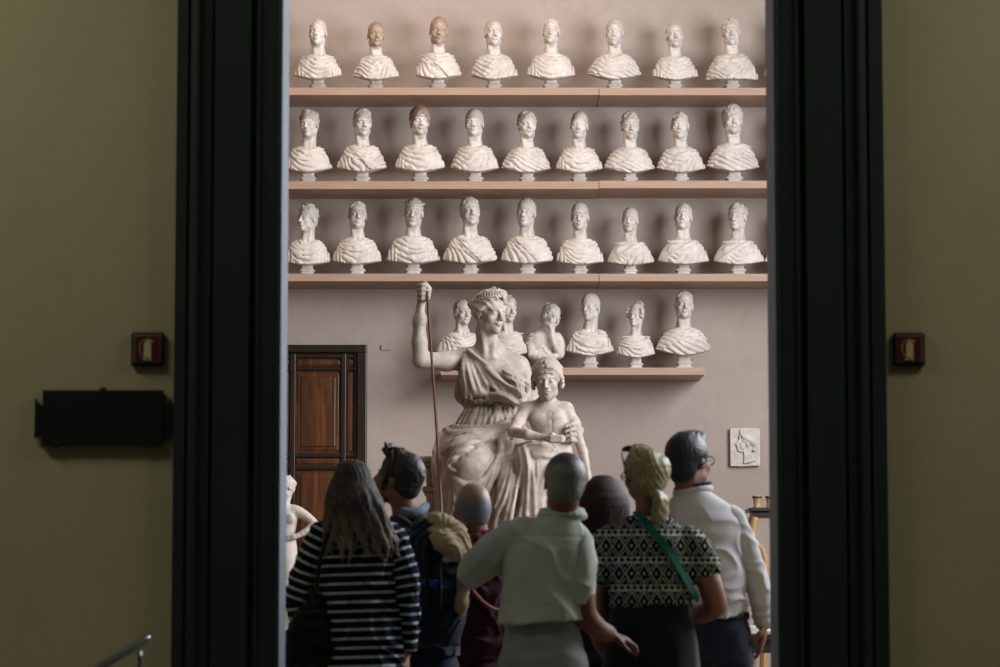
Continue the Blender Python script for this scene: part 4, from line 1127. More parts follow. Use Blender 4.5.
# ============ man with the backpack
ps = Person(13.9, 418, 'man with dark hair, beard and sunglasses on his head looking up left', 7)
P = ps.P
HT = T(P(397, 479.5, .0), rotm(0, 0, -112) @ rotm(-14, 0, 0), 1.06)
b = Clay((-.40, -.30, .60), (.42, .50, 1.86), .009)
backhead(ps, b, HT, P(406, 518, .02), .060, .056)
limb(b, [P(382, 535, .02), P(378, 580, .10), P(376, 612, .16)], [.055, .048, .040]); limb(b, [P(376, 612, .16), P(392, 618, .34), P(402, 615, .42)], [.040, .034, .027]); hand(b, P(402, 615, .42), (.6, .8, .1), (1, -.5, 0))
limb(b, [P(448, 535, .02), P(454, 580, .10), P(454, 612, .18)], [.055, .048, .040]); limb(b, [P(454, 612, .18), P(440, 618, .34), P(430, 615, .42)], [.040, .034, .027]); hand(b, P(430, 615, .42), (-.6, .8, .1), (-1, -.5, 0))
b.loft([(.80, P(418, 620)[0], .0, .13, .09), (1.30, P(416, 600)[0], .0, .14, .09), (1.46, P(413, 530)[0], .01, .12, .08), (1.50, P(411, 525)[0], .02, .06, .06)], .03)
clay_obj('body', b, M['skin'], ps.root)
h = Clay(HT.t - .17, HT.t + .18, .0055)
h.ell((0, .020, .038), (.084, .104, .094), .01, tr=HT); h.ell((0, .060, -.020), (.066, .052, .062), .02, tr=HT)
h.ell((0, -.115, -.030), (.066, .078, .104), .010, tr=HT, op='-'); h.ell((0, -.04, -.105), (.08, .075, .06), .01, tr=HT, op='-')
for s in (-1, 1): h.ell((s * .086, .002, -.010), (.014, .022, .030), .006, tr=HT, op='-'); h.cap((s * .076, -.022, .03), (s * .070, -.030, -.05), .010, .010, .008, tr=HT)
for i in range(12): h.chain([(-.045 + .0082 * i, .0, .116), (-.045 + .0082 * i, -.050, .106), (-.040 + .0073 * i, -.080 - .006 * math.sin(i * 1.9), .136 + .018 * math.sin(i * 2.7))], [.016, .017, .003], .008, HT, smooth=3)
h.warp(lambda x, y, z: .004 * np.abs(np.sin(70 * (x + z) + 4 * ps.nz(x, y, z, .06))) - .002, .02)
clay_obj('hair', h, M['hair_dark'], ps.root)
h = Clay(HT.t - .17, HT.t + .10, .0055)
h.ell((0, -.024, -.070), (.058, .062, .048), .012, tr=HT); h.ell((0, -.066, -.095), (.026, .026, .024), .02, tr=HT)
h.ell((0, -.09, -.012), (.040, .05, .046), .01, tr=HT, op='-'); h.ell((0, -.0905, -.061), (.018, .02, .008), .004, tr=HT, op='-'); h.ell((0, .02, -.13), (.05, .06, .05), .01, tr=HT, op='-')
h.warp(lambda x, y, z: .002 * ps.nz(x, y, z, .02), .02)
clay_obj('beard', h, M['hair_dark'], ps.root)
def glasses(ps, HT, cy, cz, lens, frame, name='sunglasses', tilt=0):
    R = rotm(tilt, 0, 0); tt = HT.mul(T((0, cy, cz), R))
    bm = bmn()
    for s in (-1, 1):
        ring = [tt.pt((s * .034 + .027 * math.cos(a), -.004 - .010 * abs(math.cos(a)) * 0, .019 * math.sin(a))) for a in [2 * PI * i / 20 for i in range(21)]]
        bm_tube(bm, ring, .0028, 8)
        bm_tube(bm, [tt.pt((s * .062, -.002, .006)), tt.pt((s * .078, .03, .006)), tt.pt((s * .083, .085, .0)), tt.pt((s * .080, .125, -.016))], .0032, 8)
    bm_tube(bm, [tt.pt((-.009, -.004, .005)), tt.pt((0, -.008, .008)), tt.pt((.009, -.004, .005))], .0028, 8)
    o = link_bm(name, bm, frame, ps.root, smooth=True)
    if lens:
        for s in (-1, 1):
            bm = bmn(); n = 20
            for dy_ in (0,):
                a_ = [bm.verts.new(tt.pt((s * .034 + .026 * math.cos(2 * PI * i / n), -.006, .018 * math.sin(2 * PI * i / n)))) for i in range(n)]
                b_ = [bm.verts.new(tt.pt((s * .034 + .026 * math.cos(2 * PI * i / n), -.003, .018 * math.sin(2 * PI * i / n)))) for i in range(n)]
                bm.faces.new(a_); bm.faces.new(b_[::-1])
                for i in range(n): bm.faces.new((a_[i], b_[i], b_[(i + 1) % n], a_[(i + 1) % n]))
            link_bm('lens', bm, M['lens'], o)
M['lens'] = NT('dark_lens').base(srgb('#0a0c12'), .08, 0, .6).m
glasses(ps, HT, -.034, .128, 1, M['black'], tilt=-64)
t = Clay((-.32, -.24, .85), (.34, .32, 1.64), .009)
ps.loft(t, [(660, 420, 40, .145, 0), (620, 419, 41, .140, 0), (570, 417, 41, .135, 0), (545, 416, 40, .125, .0), (532, 415, 36, .105, .005), (520, 413, 22, .085, .01), (510, 411, 15, .078, .012)], k=.01, cap=.012)
for sg, pts in ((-1, [P(384, 534, .02), P(379, 575, .09), P(377, 610, .15), P(390, 617, .30)]), (1, [P(447, 534, .02), P(453, 575, .09), P(454, 610, .17), P(442, 617, .30)])): limb(t, pts, [.070, .064, .058, .044])
t.warp(wrinkle(ps, .007, .15), .03)
clay_obj('jacket', t, M['navy'], ps.root)
t = Clay(P(392, 522, -.16) - .02, P(432, 494, .16) + .02, .007)
t.chain([P(398, 506, .06), P(402, 511, -.04), P(410, 514, -.075), P(420, 511, -.05), P(426, 506, .03)], [.018, .020, .022, .020, .018], .01, smooth=3)
clay_obj('collar', t, M['blue_grey'], ps.root)
legs(ps, .88, P(419, 640)[0], 'jeans')
# backpack
bk = thing('backpack', tuple(ps.o + P(437, 640, -.26) * (1, 1, 0) + (0, 0, P(437, 648, -.26)[2])), 'dark navy backpack with khaki panels worn by the bearded man', 'backpack')
bo = np.array(bk.location) - ps.o
c = Clay(Q(400, 652, -.26) - (0, .16, 0), Q(474, 508, -.26) + (0, .19, .0), .008)
c.loft([(Q(0, 645, -.26)[2], Q(434, 600, -.26)[0], .0, .120, .08), (Q(0, 620, -.26)[2], Q(435, 600, -.26)[0], -.01, .135, .105), (Q(0, 570, -.26)[2], Q(436, 600, -.26)[0], .0, .135, .100), (Q(0, 540, -.26)[2], Q(434, 600, -.26)[0], .01, .125, .09), (Q(0, 522, -.26)[2], Q(429, 600, -.26)[0], .03, .085, .06), (Q(0, 515, -.26)[2], Q(426, 600, -.26)[0], .04, .04, .03)], .02, cap=.02)
c.warp(wrinkle(ps, .008, .12), .03)
clay_obj('body', c, M['navy'], bk)
c = Clay(Q(412, 575, -.26) - (0, .22, .01), Q(476, 508, -.26) + (.02, .12, .0), .007)   # khaki lid pocket
c.chain([Q(428, 524, -.22), Q(440, 526, -.25), Q(452, 534, -.27), Q(461, 546, -.27)], [.040, .055, .060, .050], .04)
c.chain([Q(432, 534, -.30), Q(444, 542, -.345), Q(455, 552, -.335)], [.030, .046, .044], .03)
c.cap(Q(446, 560, -.36), Q(462, 555, -.33), .018, .016, .012)
c.warp(lambda x, y, z: .010 * (np.abs(np.sin(60 * (x + 1.3 * z) + 3 * ps.nz(x, y, z, .12))) ** .5 - .6), .03)
clay_obj('lid_pocket', c, M['khaki'], bk)
for u0, u1 in ((Q(424, 540, -.36), Q(430, 610, -.37)), (Q(440, 562, -.385), Q(440, 612, -.385))):
    bm = bmn(); bm_tube(bm, [u0, (u0 + u1) / 2 + (0, -.012, 0), u1], .009, 6); link_bm('compression_strap', bm, M['black_cloth'], bk, smooth=True)
c = Clay(Q(444, 628, -.26) - (0, .15, 0), Q(474, 556, -.26) + (.0, .12, .0), .007)
c.chain([Q(462, 562, -.30), Q(464, 585, -.32), Q(461, 605, -.33), Q(458, 618, -.30)], [.024, .032, .032, .022], .02); c.warp(wrinkle(ps, .004, .08), .02)
clay_obj('side_panel', c, M['khaki'], bk)
c = Clay(Q(416, 615, -.26) - (0, .17, 0), Q(448, 570, -.26) + (.0, .04, .0), .007)
c.chain([Q(424, 582, -.36), Q(436, 584, -.375), Q(442, 588, -.36)], [.014, .016, .012], .02); clay_obj('blue_pocket', c, M['zipblue'], bk)
for pts in ([Q(392, 560, .10), Q(389, 534, .05), Q(394, 519, -.04), Q(404, 522, -.13), Q(416, 534, -.17), Q(422, 555, -.18)], [Q(446, 560, .10), Q(444, 532, .05), Q(438, 517, -.03), Q(432, 517, -.10), Q(430, 524, -.16), Q(430, 540, -.18)]):
    bm = bmn(); bm_tube(bm, [Vector(p) for p in spline([np.array(p) for p in pts], [0] * 6, 4)[0]], .021, 10); link_bm('strap', bm, M['navy'], bk, smooth=True)
bm = bmn(); bm_tube(bm, [Q(396, 520, -.065), Q(404, 524, -.150), Q(414, 535, -.19)], .006, 8); link_bm('strap_edge', bm, M['khaki'], bk, smooth=True)

# ============ balding man in maroon
ps = Person(14.7, 480, 'balding grey haired man in dark maroon between the backpack and the pale polo', 9)
P = ps.P
HT = T(P(470.5, 509, .0), rotm(0, 0, -150) @ rotm(-4, 0, 0), 1.08)
b = Clay((-.40, -.26, .55), (.42, .34, 1.72), .009)
backhead(ps, b, HT, P(478, 545, .02), .064, .060)
for sg, x0 in ((-1, 448), (1, 512)): limb(b, [P(x0, 562, .0), P(x0 + sg * 6, 600, .02), P(x0 + sg * 5, 630, .06), P(x0 - sg * 2, 665, .10)], [.052, .044, .036, .026]); hand(b, P(x0 - sg * 2, 665, .10), (0, .2, -1), (-sg, 0, 0))
b.loft([(.75, P(480, 620)[0], .0, .13, .09), (1.20, P(480, 600)[0], .0, .14, .09), (1.33, P(480, 555)[0], .01, .12, .08), (1.38, P(479, 548)[0], .02, .06, .06)], .03)
clay_obj('body', b, M['skin'], ps.root)
h = Clay(HT.t - .16, HT.t + .15, .0055)
h.ell((0, .022, .010), (.0795, .0975, .085), .01, tr=HT); h.ell((0, .055, -.030), (.060, .052, .055), .02, tr=HT)
h.ell((0, .022, .034), (.0715, .0960, .0875), .006, tr=HT); h.ell((0, -.105, .0), (.070, .085, .125), .012, tr=HT, op='-'); h.ell((0, -.04, -.105), (.08, .075, .06), .01, tr=HT, op='-')
for s in (-1, 1): h.ell((s * .086, .002, -.010), (.016, .024, .030), .006, tr=HT, op='-')
clay_obj('hair', h, M['hair_grey'], ps.root)
t = Clay((-.34, -.24, .70), (.34, .24, 1.52), .009)
ps.loft(t, [(690, 480, 40, .145, 0), (640, 480, 38, .145, 0), (590, 480, 37, .140, 0), (570, 480, 36, .125, .0), (558, 480, 31, .105, .005), (548, 479, 20, .085, .01), (543, 479, 15, .08, .012)], k=.01, cap=.012)
for sg, x0 in ((-1, 449), (1, 511)): limb(t, [P(x0, 561, .0), P(x0 + sg * 6, 600, .02), P(x0 + sg * 5, 628, .05), P(x0, 650, .08)], [.068, .060, .052, .042])
t.warp(wrinkle(ps, .007, .16), .03); clay_obj('sweater', t, M['maroon_dark'], ps.root)
t = Clay((-.20, -.20, 1.25), (.20, .2, 1.56), .007)
for q in range(3): t.chain([(P(479, 540)[0] + (.078 + .012 * q) * math.sin(a), .012 - (.082 + .012 * q) * math.cos(a), P(479, 537 + 5 * q)[2] + .010 * math.sin(2 * a + q)) for a in np.linspace(0, 2 * PI, 19)], .019, .012)
t.warp(wrinkle(ps, .004, .06), .02); clay_obj('scarf', t, M['maroon'], ps.root)
legs(ps, .84, P(480, 640)[0], 'black_cloth')
bm = bmn(); bm_tube(bm, spline([P(452, 560, -.05), P(462, 575, -.150), P(474, 592, -.163), P(490, 607, -.160), P(512, 613, -.120)], [0] * 5, 5)[0], .008, 8)
link_bm('bag_strap', bm, M['pinkstrap'], ps.root, smooth=True)

# ============ man in the pale polo
ps = Person(12.75, 545, 'man with cropped grey hair in a pale polo shirt and light trousers, front centre', 11)
P = ps.P
HT = T(P(564, 484, .0), rotm(0, -4, 186) @ rotm(8, 0, 0), 1.12)
b = Clay((-.46, -.30, .60), (.46, .50, 1.80), .009)
backhead(ps, b, HT, P(560, 524, .02), .066, .064)
limb(b, [P(508, 540, .0), P(482, 562, .03), P(470, 578, .14)], [.058, .050, .044]); limb(b, [P(470, 578, .14), P(486, 560, .34), P(500, 545, .44)], [.044, .038, .030]); hand(b, P(500, 545, .44), (.7, .5, .5), (1, -.3, -.5))
limb(b, [P(578, 548, .0), P(582, 590, -.03), P(584, 614, -.03)], [.058, .050, .045]); limb(b, [P(584, 614, -.03), P(598, 629, .02), P(610, 634, .07)], [.045, .038, .030]); hand(b, P(611, 635, .075), (1, .35, -.35), (-.3, .2, -1), curl=.5)
b.loft([(.85, P(543, 620)[0], .0, .14, .10), (1.30, P(546, 580)[0], .0, .15, .10), (1.42, P(552, 540)[0], .01, .12, .08), (1.46, P(555, 525)[0], .02, .06, .06)], .03)
clay_obj('body', b, M['skin'], ps.root)
h = Clay(HT.t - .17, HT.t + .16, .0055)
h.ell((0, .022, .026), (.0805, .1005, .090), .01, tr=HT); h.ell((0, .055, -.035), (.064, .056, .060), .02, tr=HT)
h.ell((0, -.115, -.010), (.066, .085, .110), .012, tr=HT, op='-'); h.ell((0, -.04, -.105), (.08, .075, .06), .01, tr=HT, op='-')
for s in (-1, 1): h.ell((s * .087, .002, -.010), (.014, .022, .030), .006, tr=HT, op='-')
h.warp(lambda x, y, z: .0015 * ps.nz(x, y, z, .012), .02)
hb = clay_obj('hair', h, M['hair_cropped'], ps.root)
t = Clay((-.42, -.26, .95), (.32, .34, 1.62), .008)
ps.loft(t, [(640, 543, 47, .155, 0), (621, 543, 46.5, .152, 0), (600, 544, 44, .145, .0), (570, 545, 43, .14, 0), (550, 546, 43, .135, .0), (538, 548, 41, .118, .0), (526, 553, 31, .100, .005), (516, 557, 20, .088, .01), (508, 560, 15, .082, .012)], k=.01, cap=.012)
t.clip(lambda x, y, z: P(543, 623)[2] + .01 * np.sin(9 * x) - z, .004)
limb(t, [P(524, 534, .0), P(508, 543, .01)], [.078, .080])
def pf(x, y, z):
    w = ps.nz(x, y, z, .25)
    ver = np.abs(np.sin(19 * x + 4 * z + 1.6 * w + 1.1)) ** .5
    dg = np.abs(np.sin(17 * (x * .8 + z) + 1.8 * w)) ** .5
    u = sstep(1.40, 1.25, z)
    return .014 * (ver - .7) * u * sstep(.9, 1.15, z) + .011 * (dg - .7) * (1 - u * .5) + .005 * w
t.warp(pf, .03)
def pf2(x, y, z): return .010 * (np.abs(np.sin(24 * (z - .9 * x) + 2.0 * ps.nz(x, y, z, .2))) ** .5 - .7)
for pts, rs, cl in (([P(524, 534, .0), P(503, 546, .02), P(486, 560, .04), P(473, 572, .09)], [.076, .082, .078, .070], None), ([P(575, 539, .0), P(578, 556, -.01), P(578, 580, -.02), P(577, 604, -.02)], [.070, .076, .074, .076], 604)):
    v = Clay((min(p[0] for p in pts) - .1, -.2, min(p[2] for p in pts) - .1), (max(p[0] for p in pts) + .1, .25, max(p[2] for p in pts) + .1), .007)
    limb(v, pts, rs, .01); v.warp(pf2, .03)
    if cl: v.clip(lambda x, y, z: P(578, 605)[2] - z, .003)
    clay_obj('sleeve', v, M['polo'], ps.root)
# yoke seam
t.warp(lambda x, y, z: .004 * np.exp(-((z - P(545, 537)[2] + .02 * x) / .006) ** 2) * (np.abs(x - P(545, 540)[0]) < .17), .02)
clay_obj('polo_shirt', t, M['polo'], ps.root)
t = Clay(P(530, 525, -.2) - .02, P(592, 495, .2) + .02, .006)
for q, (rr, zz_) in enumerate(((.086, 511), (.093, 516))):
    t.chain([(P(562, 510)[0] + rr * math.sin(a), .018 - rr * .95 * math.cos(a), P(562, zz_)[2] + .004 * math.cos(a)) for a in np.linspace(-2.3, 2.3, 17)], .011 + .003 * q, .010)
clay_obj('collar', t, M['polo'], ps.root)
legs(ps, .93, P(543, 640)[0], 'light_trousers', bell=.01)

# ============ woman with auburn hair
ps = Person(14.4, 606, 'woman with dark auburn hair glimpsed between the polo man and the blonde woman', 13)
P = ps.P
HT = T(P(606, 503, .0), rotm(0, 0, 150), 1.0)
b = Clay((-.32, -.26, .65), (.32, .34, 1.70), .009)
backhead(ps, b, HT, P(606, 540, .02), .050, .047, True)
for sg, x0 in ((-1, 578), (1, 634)): limb(b, [P(x0, 556, .0), P(x0 + sg * 5, 600, .02), P(x0 + sg * 4, 630, .06), P(x0 - sg * 2, 660, .10)], [.046, .040, .034, .025]); hand(b, P(x0 - sg * 2, 660, .10), (0, .2, -1), (-sg, 0, 0), .92)
b.loft([(.75, 0, .0, .12, .09), (1.25, 0, .0, .13, .08), (1.36, 0, .01, .11, .07), (1.41, 0, .02, .055, .055)], .03)
clay_obj('body', b, M['skin'], ps.root)
h = Clay((-.20, -.2, 1.25), (.2, .2, 1.76), .0065)
h.ell((0, .024, .036), (.096, .112, .098), .01, tr=HT)
for i in range(19):
    a = -1.9 + 3.8 * i / 18
    q1 = HT.pt((.094 * math.sin(a), .03 + .090 * math.cos(a), .01))
    h.chain([HT.pt((.03 * math.sin(a), .03 + .03 * math.cos(a), .10)), q1, q1 + (.01 * math.sin(i), 0, -.08), q1 * (.85, .85, 1) + (0, 0, -.16), q1 * (.80, .80, 1) + (0, 0, -.21)], [.024, .030, .028, .024, .010], .012, smooth=3)
h.ell((0, -.12, -.05), (.056, .07, .09), .012, tr=HT, op='-')
h.warp(lambda x, y, z: .002 * np.abs(np.sin(x * 130 + 6 * ps.nz(x, y, z, .2))) - .001, .02)
clay_obj('hair', h, M['hair_red'], ps.root)
t = Clay((-.28, -.22, .70), (.28, .24, 1.46), .009)
ps.loft(t, [(690, 606, 36, .13, 0), (640, 606, 33, .12, 0), (600, 606, 32, .12, 0), (570, 606, 33, .115, 0), (556, 606, 29, .10, 0), (546, 606, 18, .08, .01)], k=.01, cap=.012)
for sg, x0 in ((-1, 578), (1, 634)): limb(t, [P(x0, 556, .0), P(x0 + sg * 5, 598, .02)], [.058, .052])
t.warp(wrinkle(ps, .006, .15), .03); clay_obj('top', t, M['black_cloth'], ps.root)
legs(ps, .83, 0, 'jeans')

# ============ man in the white shirt
ps = Person(13.8, 705, 'dark haired man in a long sleeved white shirt and jeans, rightmost of the group', 15)
P = ps.P
HT = T(P(690, 462, .0), rotm(0, 0, 140) @ rotm(-6, 0, 0), 1.10)
b = Clay((-.40, -.26, .60), (.46, .34, 1.94), .009)
backhead(ps, b, HT, P(692, 500, .02), .062, .060)
limb(b, [P(664, 515, .0), P(660, 560, .04), P(660, 596, .10)], [.055, .048, .040]); limb(b, [P(660, 596, .10), P(670, 615, .26), P(680, 612, .34)], [.040, .034, .027]); hand(b, P(680, 612, .34), (.8, .6, .1), (0, -.5, -1))
limb(b, [P(731, 522, .0), P(745, 548, .0), P(756, 578, .0), P(762, 598, .0)], [.052, .048, .044, .040]); limb(b, [P(762, 598, .0), P(764, 622, .0)], [.040, .030]); hand(b, P(764, 624, .0), (-.10, .1, -1), (-1, .2, 0), 1.05, .25)
b.loft([(.90, P(712, 620)[0], .0, .14, .10), (1.40, P(706, 580)[0], .0, .15, .10), (1.55, P(700, 530)[0], .01, .12, .08), (1.60, P(696, 510)[0], .02, .06, .06)], .03)
clay_obj('body', b, M['skin'], ps.root)
h = Clay(HT.t - .17, HT.t + .18, .0055)
h.ell((0, .022, .040), (.084, .104, .094), .01, tr=HT); h.ell((0, .060, -.025), (.068, .054, .066), .02, tr=HT)
h.ell((0, -.115, -.030), (.066, .078, .104), .010, tr=HT, op='-'); h.ell((0, -.04, -.105), (.08, .075, .06), .01, tr=HT, op='-')
for s in (-1, 1): h.ell((s * .086, .002, -.010), (.014, .022, .030), .006, tr=HT, op='-')
h.ell((0, -.045, .100), (.055, .045, .030), .03, tr=HT)
h.warp(lambda x, y, z: .003 * np.abs(np.sin(80 * (x - z) + 3 * ps.nz(x, y, z, .08))) - .001, .02)
clay_obj('hair', h, M['hair_navy'], ps.root)
glasses(ps, HT, -.086, -.002, 0, M['black'], 'glasses')
t = Clay((-.36, -.26, .95), (.42, .34, 1.76), .008)
ps.loft(t, [(640, 715, 30, .145, 0), (612, 714, 31.5, .140, 0), (600, 713, 34, .148, 0), (570, 709, 37, .14, 0), (535, 704, 40, .13, 0), (518, 701, 40, .118, 0), (506, 698, 34, .10, .005), (496, 695, 22, .085, .01), (490, 693, 15, .078, .012)], k=.01, cap=.012)
t.clip(lambda x, y, z: P(712, 618)[2] - z, .004)
def wf(x, y, z):
    w = ps.nz(x, y, z, .22)
    return .013 * (np.abs(np.sin(17 * (z + .55 * x) + 2.2 * w)) ** .55 - .7) * sstep(1.60, 1.45, z) + .013 * (np.abs(np.sin(26 * x + 6 * z + 2 * w)) ** .6 - .7) * sstep(1.2, 1.05, z) + .002 * w
for pts, rs in (([P(668, 516, .0), P(662, 556, .04), P(661, 594, .10), P(668, 610, .22)], [.068, .064, .058, .046]), ([P(731, 519, .0), P(745, 546, .0), P(756, 578, .0), P(761, 598, .0), P(763, 621, .0)], [.064, .058, .055, .052, .044])):
    v = Clay((min(p[0] for p in pts) - .1, -.12, min(p[2] for p in pts) - .1), (max(p[0] for p in pts) + .1, .34, max(p[2] for p in pts) + .1), .007)
    limb(v, pts, rs, .01); v.warp(lambda x, y, z: .008 * (np.abs(np.sin(38 * (z + .5 * x) + 2.4 * ps.nz(x, y, z, .16))) ** .5 - .7), .03)
    clay_obj('sleeve', v, M['white_shirt'], ps.root)
t.warp(wf, .03)
clay_obj('shirt', t, M['white_shirt'], ps.root)
t = Clay(P(668, 500, -.2) - .02, P(720, 476, .2) + .02, .006)
t.chain([(P(693, 490)[0] + .080 * math.sin(a), .018 - .078 * math.cos(a), P(693, 490.5)[2] + .012 * math.sin(a)) for a in np.linspace(0, 2 * PI, 23)], .013, .010)
clay_obj('collar', t, M['white_shirt'], ps.root)
t = Clay(P(668, 505, -.2) - .02, P(720, 474, .2) + .02, .005)
t.chain([(P(693, 490)[0] + .080 * math.sin(a), .018 - .078 * math.cos(a), P(693, 486)[2] + .014 * math.sin(a)) for a in np.linspace(0, 2 * PI, 23)], .009, .006)
clay_obj('neck_band', t, M['navy_band'], ps.root)
legs(ps, .98, P(714, 640)[0], 'jeans')
t = Clay((P(714, 640)[0] - .22, -.2, .95), (P(714, 640)[0] + .22, .2, 1.13), .007)
t.loft([(1.025, P(714, 640)[0], 0, .166, .118), (1.062, P(714, 640)[0], 0, .162, .116)], .004, cap=.004)
clay_obj('belt', t, M['shoe'], ps.root)

# ============ blonde woman in the patterned top
ps = Person(13.2, 655, 'blonde woman with tied up hair in a black and cream diamond patterned top', 17)
P = ps.P
HT = T(P(648, 476, .0), rotm(0, 4, -158) @ rotm(-4, 0, 0), 1.0)
b = Clay((-.44, -.28, .55), (.46, .34, 1.84), .009)
backhead(ps, b, HT, P(654, 522, .02), .052, .050, True)
limb(b, [P(604, 552, .0), P(597, 590, .01), P(600, 612, .03)], [.056, .050, .043]); limb(b, [P(600, 612, .03), P(606, 638, .10), P(612, 652, .14)], [.043, .036, .026]); hand(b, P(612, 652, .14), (.3, .3, -1), (1, .2, 0), .95)
limb(b, [P(703, 552, .0), P(716, 585, -.01), P(722, 606, .0)], [.056, .050, .044]); limb(b, [P(722, 606, .0), P(708, 614, .14), P(694, 612, .22)], [.044, .038, .027]); hand(b, P(694, 612, .22), (-1, .5, .1), (0, -.3, -1), .95)
b.loft([(.80, P(656, 620)[0], .0, .14, .10), (1.30, P(656, 580)[0], .0, .14, .10), (1.43, P(656, 540)[0], .01, .12, .08), (1.48, P(655, 525)[0], .02, .06, .06)], .03)
clay_obj('body', b, M['skin'], ps.root)
h = Clay(HT.t - (.18, .20, .26), HT.t + .18, .0055)
h.ell((0, .024, .036), (.086, .108, .096), .01, tr=HT); h.ell((0, .06, -.03), (.070, .056, .060), .02, tr=HT)
h.ell((0, -.12, -.035), (.062, .078, .098), .012, tr=HT, op='-'); h.ell((0, -.05, -.105), (.08, .075, .06), .01, tr=HT, op='-')
for s in (-1, 1): h.ell((s * .088, -.004, -.012), (.014, .020, .026), .006, tr=HT, op='-')
for i in range(15):
    a = -1.3 + 2.6 * i / 14
    h.chain([HT.pt((.02 * math.sin(a), -.03, .128)), HT.pt((.088 * math.sin(a), .05 + .055 * math.cos(a), .065)), HT.pt((.075 * math.sin(a), .07 + .055 * math.cos(a), -.02)), P(662, 494, -.105)], [.012, .016, .015, .012], .006, smooth=4)
h.ell(P(662, 495, -.11), (.026, .026, .022), .01)
for i in range(6):
    h.chain([P(662, 494, -.11), P(664 + 1.2 * i, 500, -.14 + .012 * i), P(661 + 2 * i, 512, -.13 + .01 * i), P(658 + 2.4 * i, 524 - abs(i - 2), -.11)], [.016, .018, .014, .005], .008, smooth=4)
h.warp(lambda x, y, z: .0025 * np.abs(np.sin(120 * x + 60 * z + 2.5 * ps.nz(x, y, z, .12))) - .001, .02)
clay_obj('hair', h, M['hair_blond'], ps.root)
glasses(ps, HT, -.060, .118, 1, M['black'], tilt=-50)
glasses(ps, HT, -.084, -.002, 0, M['black'], 'glasses')
t = Clay((-.34, -.24, .98), (.34, .26, 1.56), .007)
ps.loft(t, [(612, 657, 42, .140, 0), (602, 657, 42, .138, 0), (575, 657, 43, .135, 0), (555, 656, 43, .13, 0), (540, 655, 43, .12, .0), (530, 655, 38, .105, .005), (521, 655, 26, .088, .01), (515, 655, 19, .08, .015)], k=.01, cap=.012)
t.clip(lambda x, y, z: P(657, 607)[2] + .006 * np.sin(14 * x) - z, .004)
limb(t, [P(616, 540, .0), P(603, 560, .0), P(600, 574, .0)], [.066, .066, .066]); limb(t, [P(694, 540, .0), P(707, 558, .0), P(711, 572, .0)], [.066, .066, .064])
t.ell(P(655, 512, .03), (.075, .085, .028), .006, op='-')
t.warp(wrinkle(ps, .005, .14), .03)
clay_obj('blouse', t, M['print'], ps.root)
c = Clay((P(656, 640)[0] - .32, -.28, .30), (P(656, 640)[0] + .32, .28, 1.16), .010)
xc = P(657, 640)[0]
c.loft([(.32, xc, 0, .26, .19), (.62, xc, 0, .235, .17), (.92, xc, 0, .205, .15), (1.02, xc, 0, .185, .138), (1.10, xc, 0, .17, .125)], .02, cap=.01)
c.warp(lambda x, y, z: .010 * (np.abs(np.sin(26 * x + 20 * y + 1.5 * ps.nz(x, y, z, .3))) ** .6 - .6) * sstep(1.05, .6, z), .03)
clay_obj('skirt', c, M['black_cloth'], ps.root)
for s in (-1, 1):
    x = xc + s * .09
    c = Clay((x - .08, -.12, -.01), (x + .08, .24, .55), .008); c.chain([(x, 0, .50), (x, -.01, .30), (x, .0, .09), (x, .02, .05)], [.052, .056, .036, .034], .02)
    clay_obj('leg', c, M['skin'], ps.root)
    c = Clay((x - .08, -.12, -.01), (x + .08, .24, .14), .008); c.ell((x, .06, .035), (.044, .13, .036), .01); c.ell((x, -.03, .05), (.038, .04, .045), .02); c.clip(lambda X, y, z: .001 - z, .002)
    clay_obj('shoe', c, M['shoe'], ps.root)
bm = bmn(); pts = spline([P(640, 522, .06), P(640, 515, .01), P(647, 518, -.075), P(660, 533, -.132), P(676, 552, -.142), P(690, 576, -.135), P(704, 600, -.06)], [0] * 7, 6)[0]
for a, b_ in zip(pts, pts[1:]):
    pass
def bm_strap(bm, pts, wdt, th):
    rings = []
    for i, p in enumerate(pts):
        p = Vector(p); dd = (Vector(pts[min(i + 1, len(pts) - 1)]) - Vector(pts[max(i - 1, 0)])).normalized()
        nrm = Vector((p.x - .0, p.y - .02, 0)).normalized(); sd = dd.cross(nrm).normalized()
        rings.append([bm.verts.new(p + sd * a * wdt + nrm * b_ * th) for a, b_ in ((-1, -1), (1, -1), (1, 1), (-1, 1))])
    for a, b_ in zip(rings, rings[1:]):
        for i in range(4): bm.faces.new((a[i], a[(i + 1) % 4], b_[(i + 1) % 4], b_[i]))
    bm.faces.new(rings[0][::-1]); bm.faces.new(rings[-1])
bm_strap(bm, pts, .017, .0035)
link_bm('bag_strap', bm, M['teal'], ps.root)['label'] = 'teal green shoulder strap'
ps.root.location.x -= .026
# ---------------------------------------------------------------- seated marble group
SYY = 22.0
root = thing('marble_statue_group', tuple(W(495, 566, SYY)), 'colossal marble statue of a seated draped woman holding a staff beside a nude child', 'statue')
SO = np.array(root.location)
def S(px, py, dy=0.0): return W(px, py, SYY + dy) - SO
def SP(*a): return [S(*q) for q in a]
SH = .0088
SLO = S(398, 572, -1.35); SHI = S(612, 268, .55)
SLO = np.array((min(SLO[0], S(398, 572, .5)[0]), -1.35, -.02)); SHI = np.array((S(612, 268, .5)[0], .62, S(500, 270, .5)[2]))
def SClay(a=SLO, b=SHI, h=SH): return Clay(a, b, h)
snz = Noise(91, 6)
